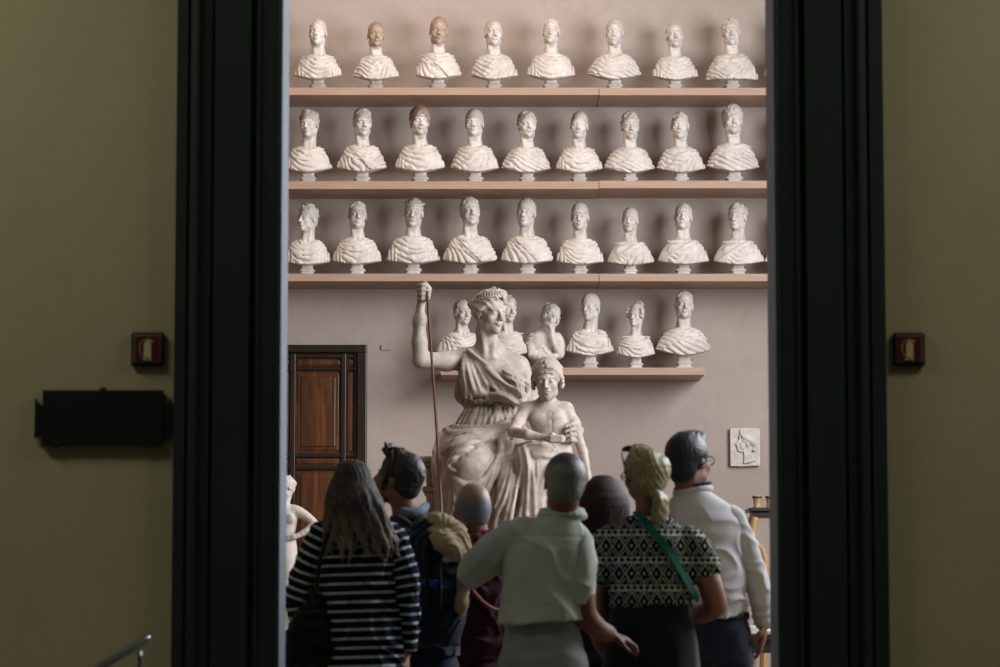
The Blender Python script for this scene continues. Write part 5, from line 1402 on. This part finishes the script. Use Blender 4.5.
# --- woman
HW = T(S(490.5, 314, -.12), rotm(0, 3, 36) @ rotm(2, 0, 0), 1.38)
c = SClay()
head_flesh(c, HW, True)
c.cap(S(489, 352, -.02), HW.pt((0, .028, -.060)), .074, .062, .03)
for s in (-1, 1): c.cap(S(489 + s * 4, 356, -.11), HW.pt((s * .05, .01, -.05)), .016, .018, .03)
c.chain(SP((466, 361, 0), (490, 358, .0), (517, 367, 0)), [.085, .095, .085], .05)
c.loft([(S(490, 410)[2], S(491, 410)[0], .02, .19, .155), (S(490, 390)[2], S(494, 390)[0], .0, .215, .175), (S(490, 372)[2], S(493, 372)[0], .0, .235, .16), (S(490, 360)[2], S(491, 360)[0], .0, .19, .11)], .04)
c.ell(S(478, 382, -.16), (.095, .085, .095), .05); c.ell(S(508, 384, -.16), (.095, .085, .095), .05)
c.cap(S(489, 364, -.10), S(520, 368, -.06), .014, .012, .03)
c.chain([S(474, 358, .03), S(484, 350, .02), HW.pt((0, .05, -.09))], [.05, .055, .045], .05); c.chain([S(508, 361, .03), S(496, 351, .02), HW.pt((0, .05, -.09))], [.05, .055, .045], .05)
# raised arm with the fist round the staff
c.chain(SP((468, 359, -.02), (446, 361, -.08), (421, 360, -.16)), [.078, .067, .058], .05)
c.chain(SP((421, 359, -.16), (419.5, 342, -.18), (419.5, 322, -.19), (420.5, 306, -.20)), [.058, .056, .043, .031], .02)
c.chain(SP((419.5, 322.5, -.19), (420, 318.5, -.19)), [.053, .053], .004)
FH = S(423, 293.5, -.21)
c.ell(FH, (.038, .044, .062), .012)
for i in range(4):
    z = .050 - i * .034; q = FH + (0, 0, z)
    c.chain([q + (-.030, -.030, .004), q + (-.004, -.072, .004), q + (.030, -.066, 0), q + (.036, -.030, -.002)], [.0165, .0175, .016, .012], .0015)
c.chain([FH + (.036, -.005, -.03), FH + (.048, -.035, .03), FH + (.020, -.060, .072)], [.020, .018, .015], .004)
c.cap(S(421, 305, -.20), FH, .031, .034, .015)
# other arm round the child
c.chain(SP((517, 368, 0), (527, 388, .03), (531, 404, .02), (548, 424, .02), (566, 431, -.22)), [.088, .074, .064, .054, .038], .04)
HH = S(572.5, 433, -.60)
c.chain([S(560, 430, -.30), S(577, 431, -.40), HH + (.005, .04, 0)], [.05, .042, .034], .03)
c.ell(HH + (.0, .06, 0), (.028, .05, .055), .02)
for i in range(4):
    z = .058 - i * .036
    c.chain([HH + (-.006, .05, z), HH + (.016, -.03, z + .010 - .006 * i), HH + (-.012, -.085, z - .004), HH + (-.052, -.108 + .01 * i, z - .018)], [.019, .018, .016, .012], .003)
c.clip(lambda x, y, z: .056 - z, .004); clay_obj('figure', c, M['statue'], root)
# --- hair, bound up, with a diadem
hc = Clay(HW.t - .26, HW.t + .28, .0075)
hc.ell((0, .024, .038), (.084, .104, .092), .01, tr=HW)
hc.ell((0, -.115, -.030), (.060, .078, .100), .010, tr=HW, op='-')
hc.ell((0, -.02, -.115), (.09, .12, .060), .012, tr=HW, op='-')
for s in (-1, 1):
    for q in range(6):
        a = q / 5
        hc.chain([(s * .012, -.083 + .008 * q, .086 + .010 * q), (s * (.050 + .004 * q), -.060 + .012 * q, .062 + .008 * q), (s * (.080), -.010 + .008 * q, .012 + .010 * q), (s * .074, .050, -.010 + .008 * q)], [.009, .012, .013, .010], .004, HW, smooth=3)
hc.ell((-.01, .112, .055), (.042, .040, .040), .015, tr=HW)
hc.ell((.0, .115, .090), (.028, .030, .026), .010, tr=HW)
for q in range(5): hc.chain([(-.03 + .015 * q, .09, .085), (-.035 + .017 * q, .155, .055), (-.02 + .01 * q, .11, .005)], [.008, .012, .008], .004, HW, smooth=3)
hc.chain([(.05, .09, -.03), (.045, .085, -.08), (.055, .07, -.13)], [.016, .018, .008], .01, HW, smooth=3)
hc.warp(lambda x, y, z: .009 * np.abs(np.sin(46 * z + 26 * x + 3 * snz(x, y, z, .25))) ** .6 - .004, .03)
clay_obj('hair', hc, M['statue'], root)
dc = Clay(HW.t - .24, HW.t + .28, .0065)
for i in range(17):
    a = -1.25 + 2.5 * i / 16
    b = -PI / 2 + a
    R0 = .090 + .004 * math.cos(a)
    p = np.array((R0 * math.cos(b) * .94, .026 + (R0 + .010) * math.sin(b), .088 + .004 * math.cos(a) - .028 * (1 - math.cos(a))))
    h_ = .020 + .013 * math.cos(a * 1.1)
    dc.box(p + (0, 0, h_ * .45), (.0052, .0055, h_ * .55), .003, .004, rotm(-10, 0, 0) if 0 else rotm(0, 0, math.degrees(a)), tr=HW)
    dc.ell(p + (0, 0, h_ * .95), (.0075, .0075, .0075), .002, tr=HW)
dc.chain([(.088 * math.cos(-PI / 2 + a), .026 + .104 * math.sin(-PI / 2 + a), .084 + .004 * math.cos(a) - .028 * (1 - math.cos(a))) for a in np.linspace(-1.5, 1.5, 14)], .006, .003, HW)
clay_obj('diadem', dc, M['statue'], root)

# --- dress and cloak
d = SClay()
def bundle(cl, A, B, n, r0, r1, k=.02, sm=4, jit=.012, seed=1, ts=None):
    rn = np.random.RandomState(seed)
    A = [S(*q) for q in A]; B = [S(*q) for q in B]
    for i in range(n):
        t = (i + rn.uniform(-.25, .25)) / max(n - 1, 1)
        pts = [a * (1 - t) + b * t + rn.uniform(-jit, jit, 3) for a, b in zip(A, B)]
        r = rn.uniform(r0, r1)
        m = len(pts)
        rs = [r * (.55 + .6 * math.sin(PI * (j + .6) / (m + .2))) for j in range(m)]
        cl.chain(pts, rs, k, smooth=sm)
zz = lambda py: S(490, py)[2]
xx = lambda px: S(px, 400)[0]
# bodice
d.loft([(zz(432), xx(489), .03, .245, .20), (zz(418), xx(491), .02, .215, .18), (zz(404), xx(492), .01, .195, .165), (zz(395), xx(492), .0, .228, .185), (zz(380), xx(492), -.01, .240, .195), (zz(366), xx(491), -.0, .222, .145), (zz(356), xx(489), 0, .17, .10)], .02)
d.ell(S(478, 383, -.165), (.105, .090, .105), .05); d.ell(S(508, 386, -.16), (.100, .085, .095), .05)
# open neckline: viewer-right shoulder and upper chest bare
A0, B0 = S(476, 346, 0), S(531, 398, 0)
nx_, nz_ = -(B0[2] - A0[2]), (B0[0] - A0[0]); nl = math.hypot(nx_, nz_); nx_, nz_ = nx_ / nl, nz_ / nl
def neckcut(x, y, z):
    u = ((x - A0[0]) * (B0[0] - A0[0]) + (z - A0[2]) * (B0[2] - A0[2])) / nl / nl
    e = (x - A0[0]) * nx_ + (z - A0[2]) * nz_
    return e + .10 * np.clip(np.sin(np.clip(u, 0, 1) * PI), 0, 1) + .004
d.clip(neckcut, .01)
# folds radiating from the shoulder clasp
for i in range(11):
    t = i / 10
    st = S(463 + 7 * t, 352 + 4 * (1 - t), -.10)
    mid = S(462 + 36 * t, 383 - 4 * t + 8 * math.sin(t * PI), -.20 - .06 * math.sin(PI * min(1, t * 1.3)))
    en = S(466 + 60 * t, 399 + 1 * t, -.20 + .05 * t)
    d.chain([st, (st + mid) / 2 + (0, -.05, -.01), mid, (mid + en) / 2 + (.01, -.02, -.015), en], [.010, .014, .017, .015, .010], .012, smooth=4)
for q in range(3):
    d.chain(SP((470 + q, 350 + 3 * q, -.11), (480 - q, 364 + 3.5 * q, -.19), (497 - 2 * q, 379 + 4 * q, -.25), (514 - q, 391 + 3 * q, -.23), (530, 397 + 2 * q, -.10)), [.012, .018, .018, .017, .013], .010, smooth=5)
bundle(d, [(505, 374, -.22), (516, 388, -.25), (522, 398, -.20)], [(520, 372, -.10), (529, 386, -.08), (529, 402, -.05)], 5, .012, .018, .01, seed=5)
bundle(d, [(462, 358, -.02), (461, 378, .0), (460, 396, .04), (468, 405, .02)], [(470, 360, .10), (472, 380, .12), (468, 398, .12), (474, 406, .10)], 4, .022, .030, .02, seed=7)
# overhang above the belt
for i in range(15):
    t = i / 14; x = 462 + 66 * t
    yb = .19 * math.sqrt(max(0, 1 - (2 * t - 1) ** 2)) + .02
    d.ell(S(x, 400 + 1.2 * math.sin(i * 2.3), -yb), (.022, .026, .026), .012)
# belt
bl = [(xx(492) + .197 * math.sin(a), .01 - .170 * math.cos(a), zz(404.5) + .01 * math.sin(a)) for a in np.linspace(-2.0, 2.0, 22)]
d.chain(bl, .016, .004); d.ell(S(497, 404.5, -.175), (.035, .02, .026), .01)
# skirt folds below the belt
for i in range(15):
    t = i / 14; a = -1.15 + 2.3 * t
    p0 = (xx(491) + .19 * math.sin(a), .01 - .165 * math.cos(a), zz(407))
    p1 = (xx(490) + .24 * math.sin(a), .0 - .235 * math.cos(a), zz(421))
    p2 = (xx(489) + .31 * math.sin(a), -.03 - .33 * math.cos(a), zz(438))
    d.chain([p0, p1, p2], [.011, .019, .026], .010, smooth=4)
# thighs, knees, shins under the cloak
K1, K2 = (473, 467, -.80), (537, 461, -.86)
d.chain(SP((476, 454, .05), (473, 455, -.35), K1), [.20, .19, .160], .06)
d.chain(SP(K1, (470, 500, -.74), (474, 556, -.66)), [.165, .145, .115], .05)
d.chain(SP((512, 456, .05), (526, 457, -.40), K2), [.19, .17, .145], .06)
d.chain(SP(K2, (534, 490, -.80), (534, 548, -.74)), [.140, .125, .105], .05)
d.box(S(502, 530, -.42), (.30, .26, .30), .06, .06)
# nested folds sagging round the left knee
for i in range(7):
    t = i / 6
    d.chain(SP((447 + 3 * t, 446 + 12 * t, -.30 - .1 * t), (452 + 2 * t, 466 + 8 * t, -.74), (466 + 4 * t, 484 + 5 * t, -.90), (484 + 6 * t, 474 + 10 * t, -.84), (502 + 3 * t, 452 + 16 * t, -.62)), [.016, .022, .022, .020, .014], .014, smooth=5) if i < 5 else None
bundle(d, [(440, 438, -.10), (456, 446, -.62), (480, 446, -.74), (500, 436, -.55), (520, 428, -.35)], [(452, 428, -.15), (464, 430, -.40), (482, 430, -.48), (500, 426, -.38), (516, 420, -.20)], 6, .030, .042, .016, seed=11)
d.chain(SP((449, 452, -.05), (452, 455, -.50), (460, 452, -.66), (476, 444, -.66)), [.075, .08, .07, .05], .05, smooth=4)
# folds from the lap running down between the knees
bundle(d, [(492, 438, -.62), (489, 462, -.78), (486, 490, -.80), (480, 530, -.78), (477, 560, -.74)], [(520, 434, -.55), (516, 460, -.72), (522, 490, -.80), (512, 530, -.84), (510, 560, -.80)], 11, .024, .036, .012, seed=21, jit=.008)
bundle(d, [(500, 436, -.60), (504, 452, -.78), (505, 490, -.90), (500, 530, -.90)], [(516, 432, -.55), (520, 450, -.80), (512, 490, -.92), (508, 530, -.94)], 4, .018, .026, .008, seed=22)
# folds over and under the second knee
for i in range(6):
    t = i / 5
    d.chain(SP((518 + 2 * t, 436 + 10 * t, -.55 - .1 * t), (523, 446 + 14 * t, -.86), (535, 456 + 20 * t, -.99 + .08 * t), (549, 452 + 20 * t, -.88), (556, 442 + 22 * t, -.62)), [.012, .018, .020, .018, .012], .012, smooth=5) if i > 0 else None
bundle(d, [(520, 470, -.88), (524, 500, -.86), (520, 530, -.86), (520, 560, -.84)], [(552, 470, -.80), (546, 500, -.84), (548, 530, -.84), (550, 560, -.82)], 8, .018, .028, .012, seed=23, jit=.008)
# cloth falling over the left end of the seat
bundle(d, [(440, 436, -.25), (436, 462, -.50), (440, 500, -.48), (438, 545, -.46)], [(458, 446, -.55), (452, 480, -.76), (452, 510, -.72), (450, 550, -.66)], 8, .022, .034, .012, seed=31, jit=.01)
bundle(d, [(446, 480, -.74), (452, 505, -.78), (456, 530, -.76), (458, 560, -.72)], [(466, 494, -.86), (468, 515, -.84), (470, 535, -.82), (472, 560, -.78)], 5, .018, .026, .012, seed=32, jit=.008)
# carved relief of the folds: curves traced over the front of the figure
RES = .4; RX0, RY0 = 395, 265
RH = np.zeros((int(220 / RES), int(315 / RES)), F32)
RW = np.zeros_like(RH)
def rcurve(pts, w=2.9, amp=.034, ends=.35, sharp=.5):
    q = [np.array((400 + a / 2.564, 270 + b / 2.564, 0.)) for a, b in pts]
    sp, _ = spline(q, [0] * len(q), 6)
    sp = np.array(sp); n = len(sp)
    for i in range(n - 1):
        a, b = sp[i][:2], sp[i + 1][:2]
        t0 = i / (n - 1)
        e = min(1, ends + (1 - ends) * math.sin(PI * (t0 + .5 / n)) * 1.35)
        m = w + 1
        i0, i1 = int((min(a[0], b[0]) - m - RX0) / RES), int((max(a[0], b[0]) + m - RX0) / RES) + 1
        j0, j1 = int((min(a[1], b[1]) - m - RY0) / RES), int((max(a[1], b[1]) + m - RY0) / RES) + 1
        i0, j0 = max(i0, 0), max(j0, 0); i1, j1 = min(i1, RH.shape[0]), min(j1, RH.shape[1])
        if i1 <= i0 or j1 <= j0: continue
        X = (RX0 + RES * np.arange(i0, i1))[:, None]; Y = (RY0 + RES * np.arange(j0, j1))[None, :]
        ab = b - a; L = ab @ ab + 1e-6
        h = np.clip(((X - a[0]) * ab[0] + (Y - a[1]) * ab[1]) / L, 0, 1)
        dx, dy = X - a[0] - h * ab[0], Y - a[1] - h * ab[1]
        dist = np.sqrt(dx * dx + dy * dy)
        v = amp * e * np.clip(1 - (dist / w) ** 2, 0, 1) ** sharp
        RH[i0:i1, j0:j1] = np.maximum(RH[i0:i1, j0:j1], v)
        RW[i0:i1, j0:j1] = np.maximum(RW[i0:i1, j0:j1], np.clip(1.6 - dist / w, 0, 1))
def rfan(A, B, n, w=2.9, amp=.034, seed=0, jit=2.0, **kw):
    rn = np.random.RandomState(seed); A = np.array(A, float); B = np.array(B, float)
    for i in range(n):
        t = i / max(n - 1, 1)
        rcurve(A * (1 - t) + B * t + rn.uniform(-jit, jit, A.shape), w * rn.uniform(.85, 1.15), amp * rn.uniform(.75, 1.1), **kw)
# bodice
rfan([(160, 206), (146, 255), (150, 325)], [(192, 214), (246, 262), (296, 318)], 8, 2.9, .028, 1)
rcurve([(168, 200), (190, 216), (222, 238), (262, 256), (304, 274), (334, 292)], 3.2, .040, ends=.8)
rcurve([(186, 214), (225, 250), (268, 272), (312, 292), (332, 306)], 2.6, .034)
rcurve([(196, 226), (236, 266), (286, 300), (326, 322)], 2.6, .032)
rfan([(280, 268), (298, 290), (304, 326)], [(326, 282), (330, 300), (334, 340)], 4, 2.4, .032, 2)
rcurve([(236, 318), (272, 326), (300, 344), (318, 338)], 3.4, .045, ends=.7)
# skirt under the belt
rfan([(160, 346), (146, 372), (128, 402)], [(306, 344), (306, 362), (302, 384)], 13, 2.8, .025, 3)
# cloak rolled across the lap
rfan([(104, 446), (134, 424), (180, 410), (236, 412), (292, 396)], [(92, 486), (128, 462), (170, 446), (222, 440), (270, 436)], 8, 2.5, .036, 4, ends=.6)
rcurve([(96, 470), (112, 500), (140, 516)], 3, .04)
# round the left knee
rfan([(98, 490), (116, 474), (140, 462), (186, 452)], [(104, 540), (116, 512), (128, 494), (142, 482)], 5, 2.8, .034, 5)
rfan([(122, 524), (140, 536), (176, 548), (216, 530), (244, 488), (262, 448)], [(104, 492), (126, 552), (176, 580), (226, 566), (256, 512), (274, 450)], 5, 2.5, .038, 6)
# the long falls between the knees
rfan([(262, 436), (240, 520), (204, 590), (168, 640), (150, 720)], [(312, 440), (328, 500), (326, 580), (322, 640), (320, 720)], 9, 3.2, .046, 7, ends=.6)
rfan([(200, 575), (182, 620), (160, 690)], [(230, 575), (220, 620), (208, 690)], 3, 2.8, .036, 17)
# second knee
rfan([(304, 456), (326, 440), (356, 434), (386, 444)], [(304, 474), (322, 456), (352, 450), (384, 456)], 2, 2.6, .028, 8)
rfan([(312, 486), (318, 530), (334, 590), (336, 700)], [(388, 492), (380, 530), (362, 592), (372, 700)], 7, 2.8, .036, 9)
# over the left end of the seat
rfan([(104, 494), (102, 560), (98, 640), (98, 720)], [(150, 560), (156, 610), (150, 660), (150, 720)], 6, 2.8, .040, 10, ends=.7)
for _ in range(2):
    Q = np.pad(RH, 1, mode='edge'); RH = (Q[1:-1, 1:-1] * 2 + Q[:-2, 1:-1] + Q[2:, 1:-1] + Q[1:-1, :-2] + Q[1:-1, 2:]) / 6
    Q = np.pad(RW, 1, mode='edge'); RW = (Q[1:-1, 1:-1] * 2 + Q[:-2, 1:-1] + Q[2:, 1:-1] + Q[1:-1, :-2] + Q[1:-1, 2:]) / 6
def relief(x, y, z):
    X, Y, Z = x + SO[0], y + SO[1], z + SO[2] - CAMZ
    dp = Y * math.cos(PITCH) + Z * math.sin(PITCH); up = Z * math.cos(PITCH) - Y * math.sin(PITCH)
    i = ((500 + FP * X / dp - RX0) / RES).astype(int).clip(0, RH.shape[0] - 1)
    j = ((333.5 - FP * up / dp - RY0) / RES).astype(int).clip(0, RH.shape[1] - 1)
    return -(1.8 * RH[i, j] - .038 * RW[i, j])
d.warp(lambda x, y, z: .0035 * snz(x, y, z, .12), .05)
d.warp(lambda x, y, z: relief(x, y, z) * sstep(.22, -.02, y), .08, amp=1)
d.smooth(2)
d.clip(lambda x, y, z: .056 - z, .004)
clay_obj('drapery', d, M['statue'], root)
# foot under the hem
f = Clay(S(525, 572, -1.25), S(560, 540, -.55), .008)
f.chain([S(536, 556, -.75), S(537, 556, -.95), S(537, 558, -1.08)], [.055, .05, .03], .03)
f.clip(lambda x, y, z: .056 - z, .004)
clay_obj('foot', f, M['statue'], root)
# --- throne
bm = bmn()
def tb(px0, px1, py0, py1, y0, y1):
    a, b = S(px0, py1, y0), S(px1, py0, y0); bm_box(bm, (a[0], y0, a[2]), (b[0], y1, b[2]))
tb(419, 556, 456, 462, -.42, .55); tb(422, 553, 462, 466, -.39, .52); tb(426, 550, 466, 486, -.34, .5)
tb(422, 553, 486, 492, -.37, .52); tb(426, 550, 492, 553, -.34, .50); tb(420, 556, 553, 560, -.40, .55)
link_bm('seat', bm, M['statue'], root, bevel=.018)
bm = bmn(); a, b = S(415, 567, -1.30), S(600, 559, -1.3); bm_box(bm, (a[0], -1.3, -.0), (b[0], .58, .055)); link_bm('base_slab', bm, M['statue'], root, bevel=.015)
# --- child
HC = T(S(547.5, 380.5, -.62), rotm(0, -3, -8) @ rotm(7, 0, 0), 1.28)
k = Clay(S(500, 572, -1.12), S(606, 352, -.20), .0075)
head_flesh(k, HC, True)
dy = -.56
k.cap(S(546, 405, dy), HC.pt((0, .02, -.06)), .055, .050, .02)
k.chain(SP((526, 409, dy), (546, 406, dy), (566, 409, dy)), [.046, .060, .046], .04)
k.loft([(S(550, 470, dy)[2], S(556, 470)[0], dy + .01, .150, .11), (S(550, 456, dy)[2], S(555, 456)[0], dy, .135, .10), (S(550, 440, dy)[2], S(552, 440)[0], dy, .118, .092), (S(550, 424, dy)[2], S(548, 424)[0], dy - .005, .140, .102), (S(550, 412, dy)[2], S(546, 412)[0], dy, .148, .095), (S(550, 405, dy)[2], S(546, 405)[0], dy, .10, .06)], .03)
for s in (-1, 1):
    k.ell(S(546.5 + s * 8, 417, dy - .075), (.058, .035, .042), .025)
    k.ell(S(551 + s * 5, 436, dy - .070), (.036, .026, .075), .02)
k.ell(S(554, 452, dy - .085), (.06, .035, .05), .03)
k.ell(S(554.5, 452, dy - .122), (.008, .012, .009), .006, op='-')
k.chain(SP((552, 414, dy - .10), (552, 448, dy - .10)), [.003, .003], .012, op='-')
# his arms
k.chain(SP((566, 409, dy), (574, 424, dy + .02), (578, 438, dy + .01)), [.050, .044, .036], .03)
k.chain(SP((578, 438, dy + .01), (583, 452, dy - .04), (587, 468, dy - .08)), [.036, .035, .024], .012)
k.ell(S(588, 476, dy - .09), (.026, .036, .05), .01)
for i in range(4): k.chain(SP((585.5 + i * 1.8, 479, dy - .09 + .01 * i), (585.5 + i * 1.8, 486, dy - .10), (586 + i * 1.6, 491 - abs(i - 1.2), dy - .08)), [.012, .011, .009], .003)
k.chain(SP((526, 409, dy), (519, 421, dy - .06), (513, 432, dy - .22)), [.050, .046, .038], .03)
k.chain(SP((513, 432, dy - .22), (528, 434.5, dy - .40), (541, 437, dy - .42)), [.038, .036, .025], .012)
HK = S(546, 437.5, dy - .43)
k.ell(HK, (.036, .028, .030), .012)
for i in range(4): k.chain([HK + (.01, -.01, .024 - .015 * i), HK + (.045, -.028, .026 - .015 * i), HK + (.066, -.010, .020 - .014 * i)], [.011, .0105, .009], .003)
# his legs
for (x0, x1, x2, dd) in ((549, 547, 546, -.04), (565, 569, 570, .02)):
    k.chain(SP((x0, 470, dy), (x1, 505, dy - .03 + dd), (x1, 515, dy - .03 + dd), (x2, 557, dy + dd)), [.085, .058, .054, .038], .03)
    k.chain(SP((x2, 558, dy + dd), (x2 + 1, 564, dy - .14 + dd)), [.04, .028], .02)
k.clip(lambda x, y, z: .05 - z, .004)
clay_obj('child_figure', k, M['statue'], root)
# scroll in his hand
sc_ = Clay(S(540, 450, -1.15), S(570, 428, -.9), .007)
sc_.cap(S(548, 438.5, dy - .45), S(562, 439, dy - .46), .027, .027, .004)
sc_.box(S(556, 439, dy - .46), (.050, .030, .028), .008, .01)
clay_obj('scroll', sc_, M['statue'], root)
# child's hair: cap of hair, band with forehead knot and curls at the ears
ch = Clay(HC.t - .2, HC.t + .21, .0062)
ch.ell((0, .018, .042), (.088, .104, .094), .01, tr=HC)
ch.ell((0, -.125, -.040), (.070, .085, .098), .016, tr=HC, op='-')
ch.ell((0, -.03, -.12), (.09, .12, .055), .012, tr=HC, op='-')
for s in (-1, 1):
    for q in range(7): ch.ell((s * (.080 + .004 * (q % 2)), -.008 + .012 * (q % 3), .020 - .010 * q), (.014, .018, .013), .004, rotm(0, 30 * q, 0), tr=HC)
    for q in range(4): ch.chain([(s * .008, -.084, .088 - .003 * q), (s * .045, -.066 + .004 * q, .070 - .006 * q), (s * .080, -.020, .030 - .006 * q)], [.008, .011, .010], .004, HC, smooth=3)
ch.chain([(.085 * math.cos(a), .018 + .100 * math.sin(a), .066 + .02 * math.sin(a)) for a in np.linspace(0, 2 * PI, 26)], .006, .003, HC)
ch.ell((0, -.075, .108), (.012, .012, .014), .004, tr=HC)
ch.warp(lambda x, y, z: .003 * np.abs(np.sin(60 * x + 2 * snz(x, y, z, .1))), .02)
clay_obj('child_hair', ch, M['statue'], root)
# --- staff
bm = bmn()
pts = [S(426.6, 283, -.27), S(428.5, 315, -.32), S(433, 375, -.45), S(437.5, 440, -.70), S(441, 500, -.98), S(443, 562, -1.12)]
bm_tube(bm, pts, [.009, .010, .010, .011, .011, .011], 12)
link_bm('staff', bm, M['staff'], root, smooth=True)['label'] = 'thin reddish brown staff'
# plinth
bm = bmn(); zt = SO[2]
xa, xb = SO[0] + S(409, 567, -1.3)[0], SO[0] + S(606, 567, -1.3)[0]
bm_box(bm, (xa, SYY - 1.34, .14), (xb, SYY + .62, zt - .12)); bm_box(bm, (xa - .07, SYY - 1.41, 0), (xb + .07, SYY + .69, .16)); bm_box(bm, (xa - .06, SYY - 1.40, zt - .12), (xb + .06, SYY + .68, zt))
tag(link_bm('statue_plinth', bm, M['gallery_wall'], bevel=.012), 'block plinth under the seated marble woman and child, behind the crowd', 'plinth')
# ---------------------------------------------------------------- light
def area(name, loc, to, energy, sx, sy, col):
    l = bpy.data.lights.new(name, 'AREA'); l.shape = 'RECTANGLE'; l.size = sx; l.size_y = sy; l.energy = energy; l.color = col
    o = bpy.data.objects.new(name, l); COL.objects.link(o); o.location = loc
    o.rotation_euler = (Vector(loc) - Vector(to)).to_track_quat('Z', 'Y').to_euler(); return o
for i, (a, b) in enumerate(WIN):
    area('window_daylight', (GX1 + .05, (a + b) / 2, (WZ0 + WZ1) / 2), (GX1 - 3, (a + b) / 2 + .8, 3.6), 600, b - a - .1, WZ1 - WZ0 - .1, (.93, .96, 1.0))
area('ceiling_strip_lamp', (-.7, 22.3, 7.5), (-.7, 24.2, 3.5), 104, 3.4, .25, (1.0, .86, .74))
for x in (-4.4, 4.6):
    area('hall_wall_fill', (x, 10.3, 5.7), (x * .80, 12, 1.2), 80, 2.6, .4, (1.0, .95, .80))  # added fill lights brightening the hall side of the wall, no fixtures modelled
area('hall_overhead_fill', (0, 6.0, 6.0), (0, 9, 0), 6.5, 2.5, 2.5, (.72, .86, 1.0))  # added cool overhead fill for the backs of the crowd
w = bpy.data.worlds.new('world'); SC.world = w; w.use_nodes = True
w.node_tree.nodes['Background'].inputs[0].default_value = (.75, .85, 1, 1); w.node_tree.nodes['Background'].inputs[1].default_value = .6
SC.view_settings.view_transform = 'Standard'; SC.view_settings.look = 'None'; SC.view_settings.gamma = 1; SC.view_settings.use_curve_mapping = False
SC.view_settings.exposure = 0
SC.cycles.max_bounces = 8; SC.cycles.use_denoising = True
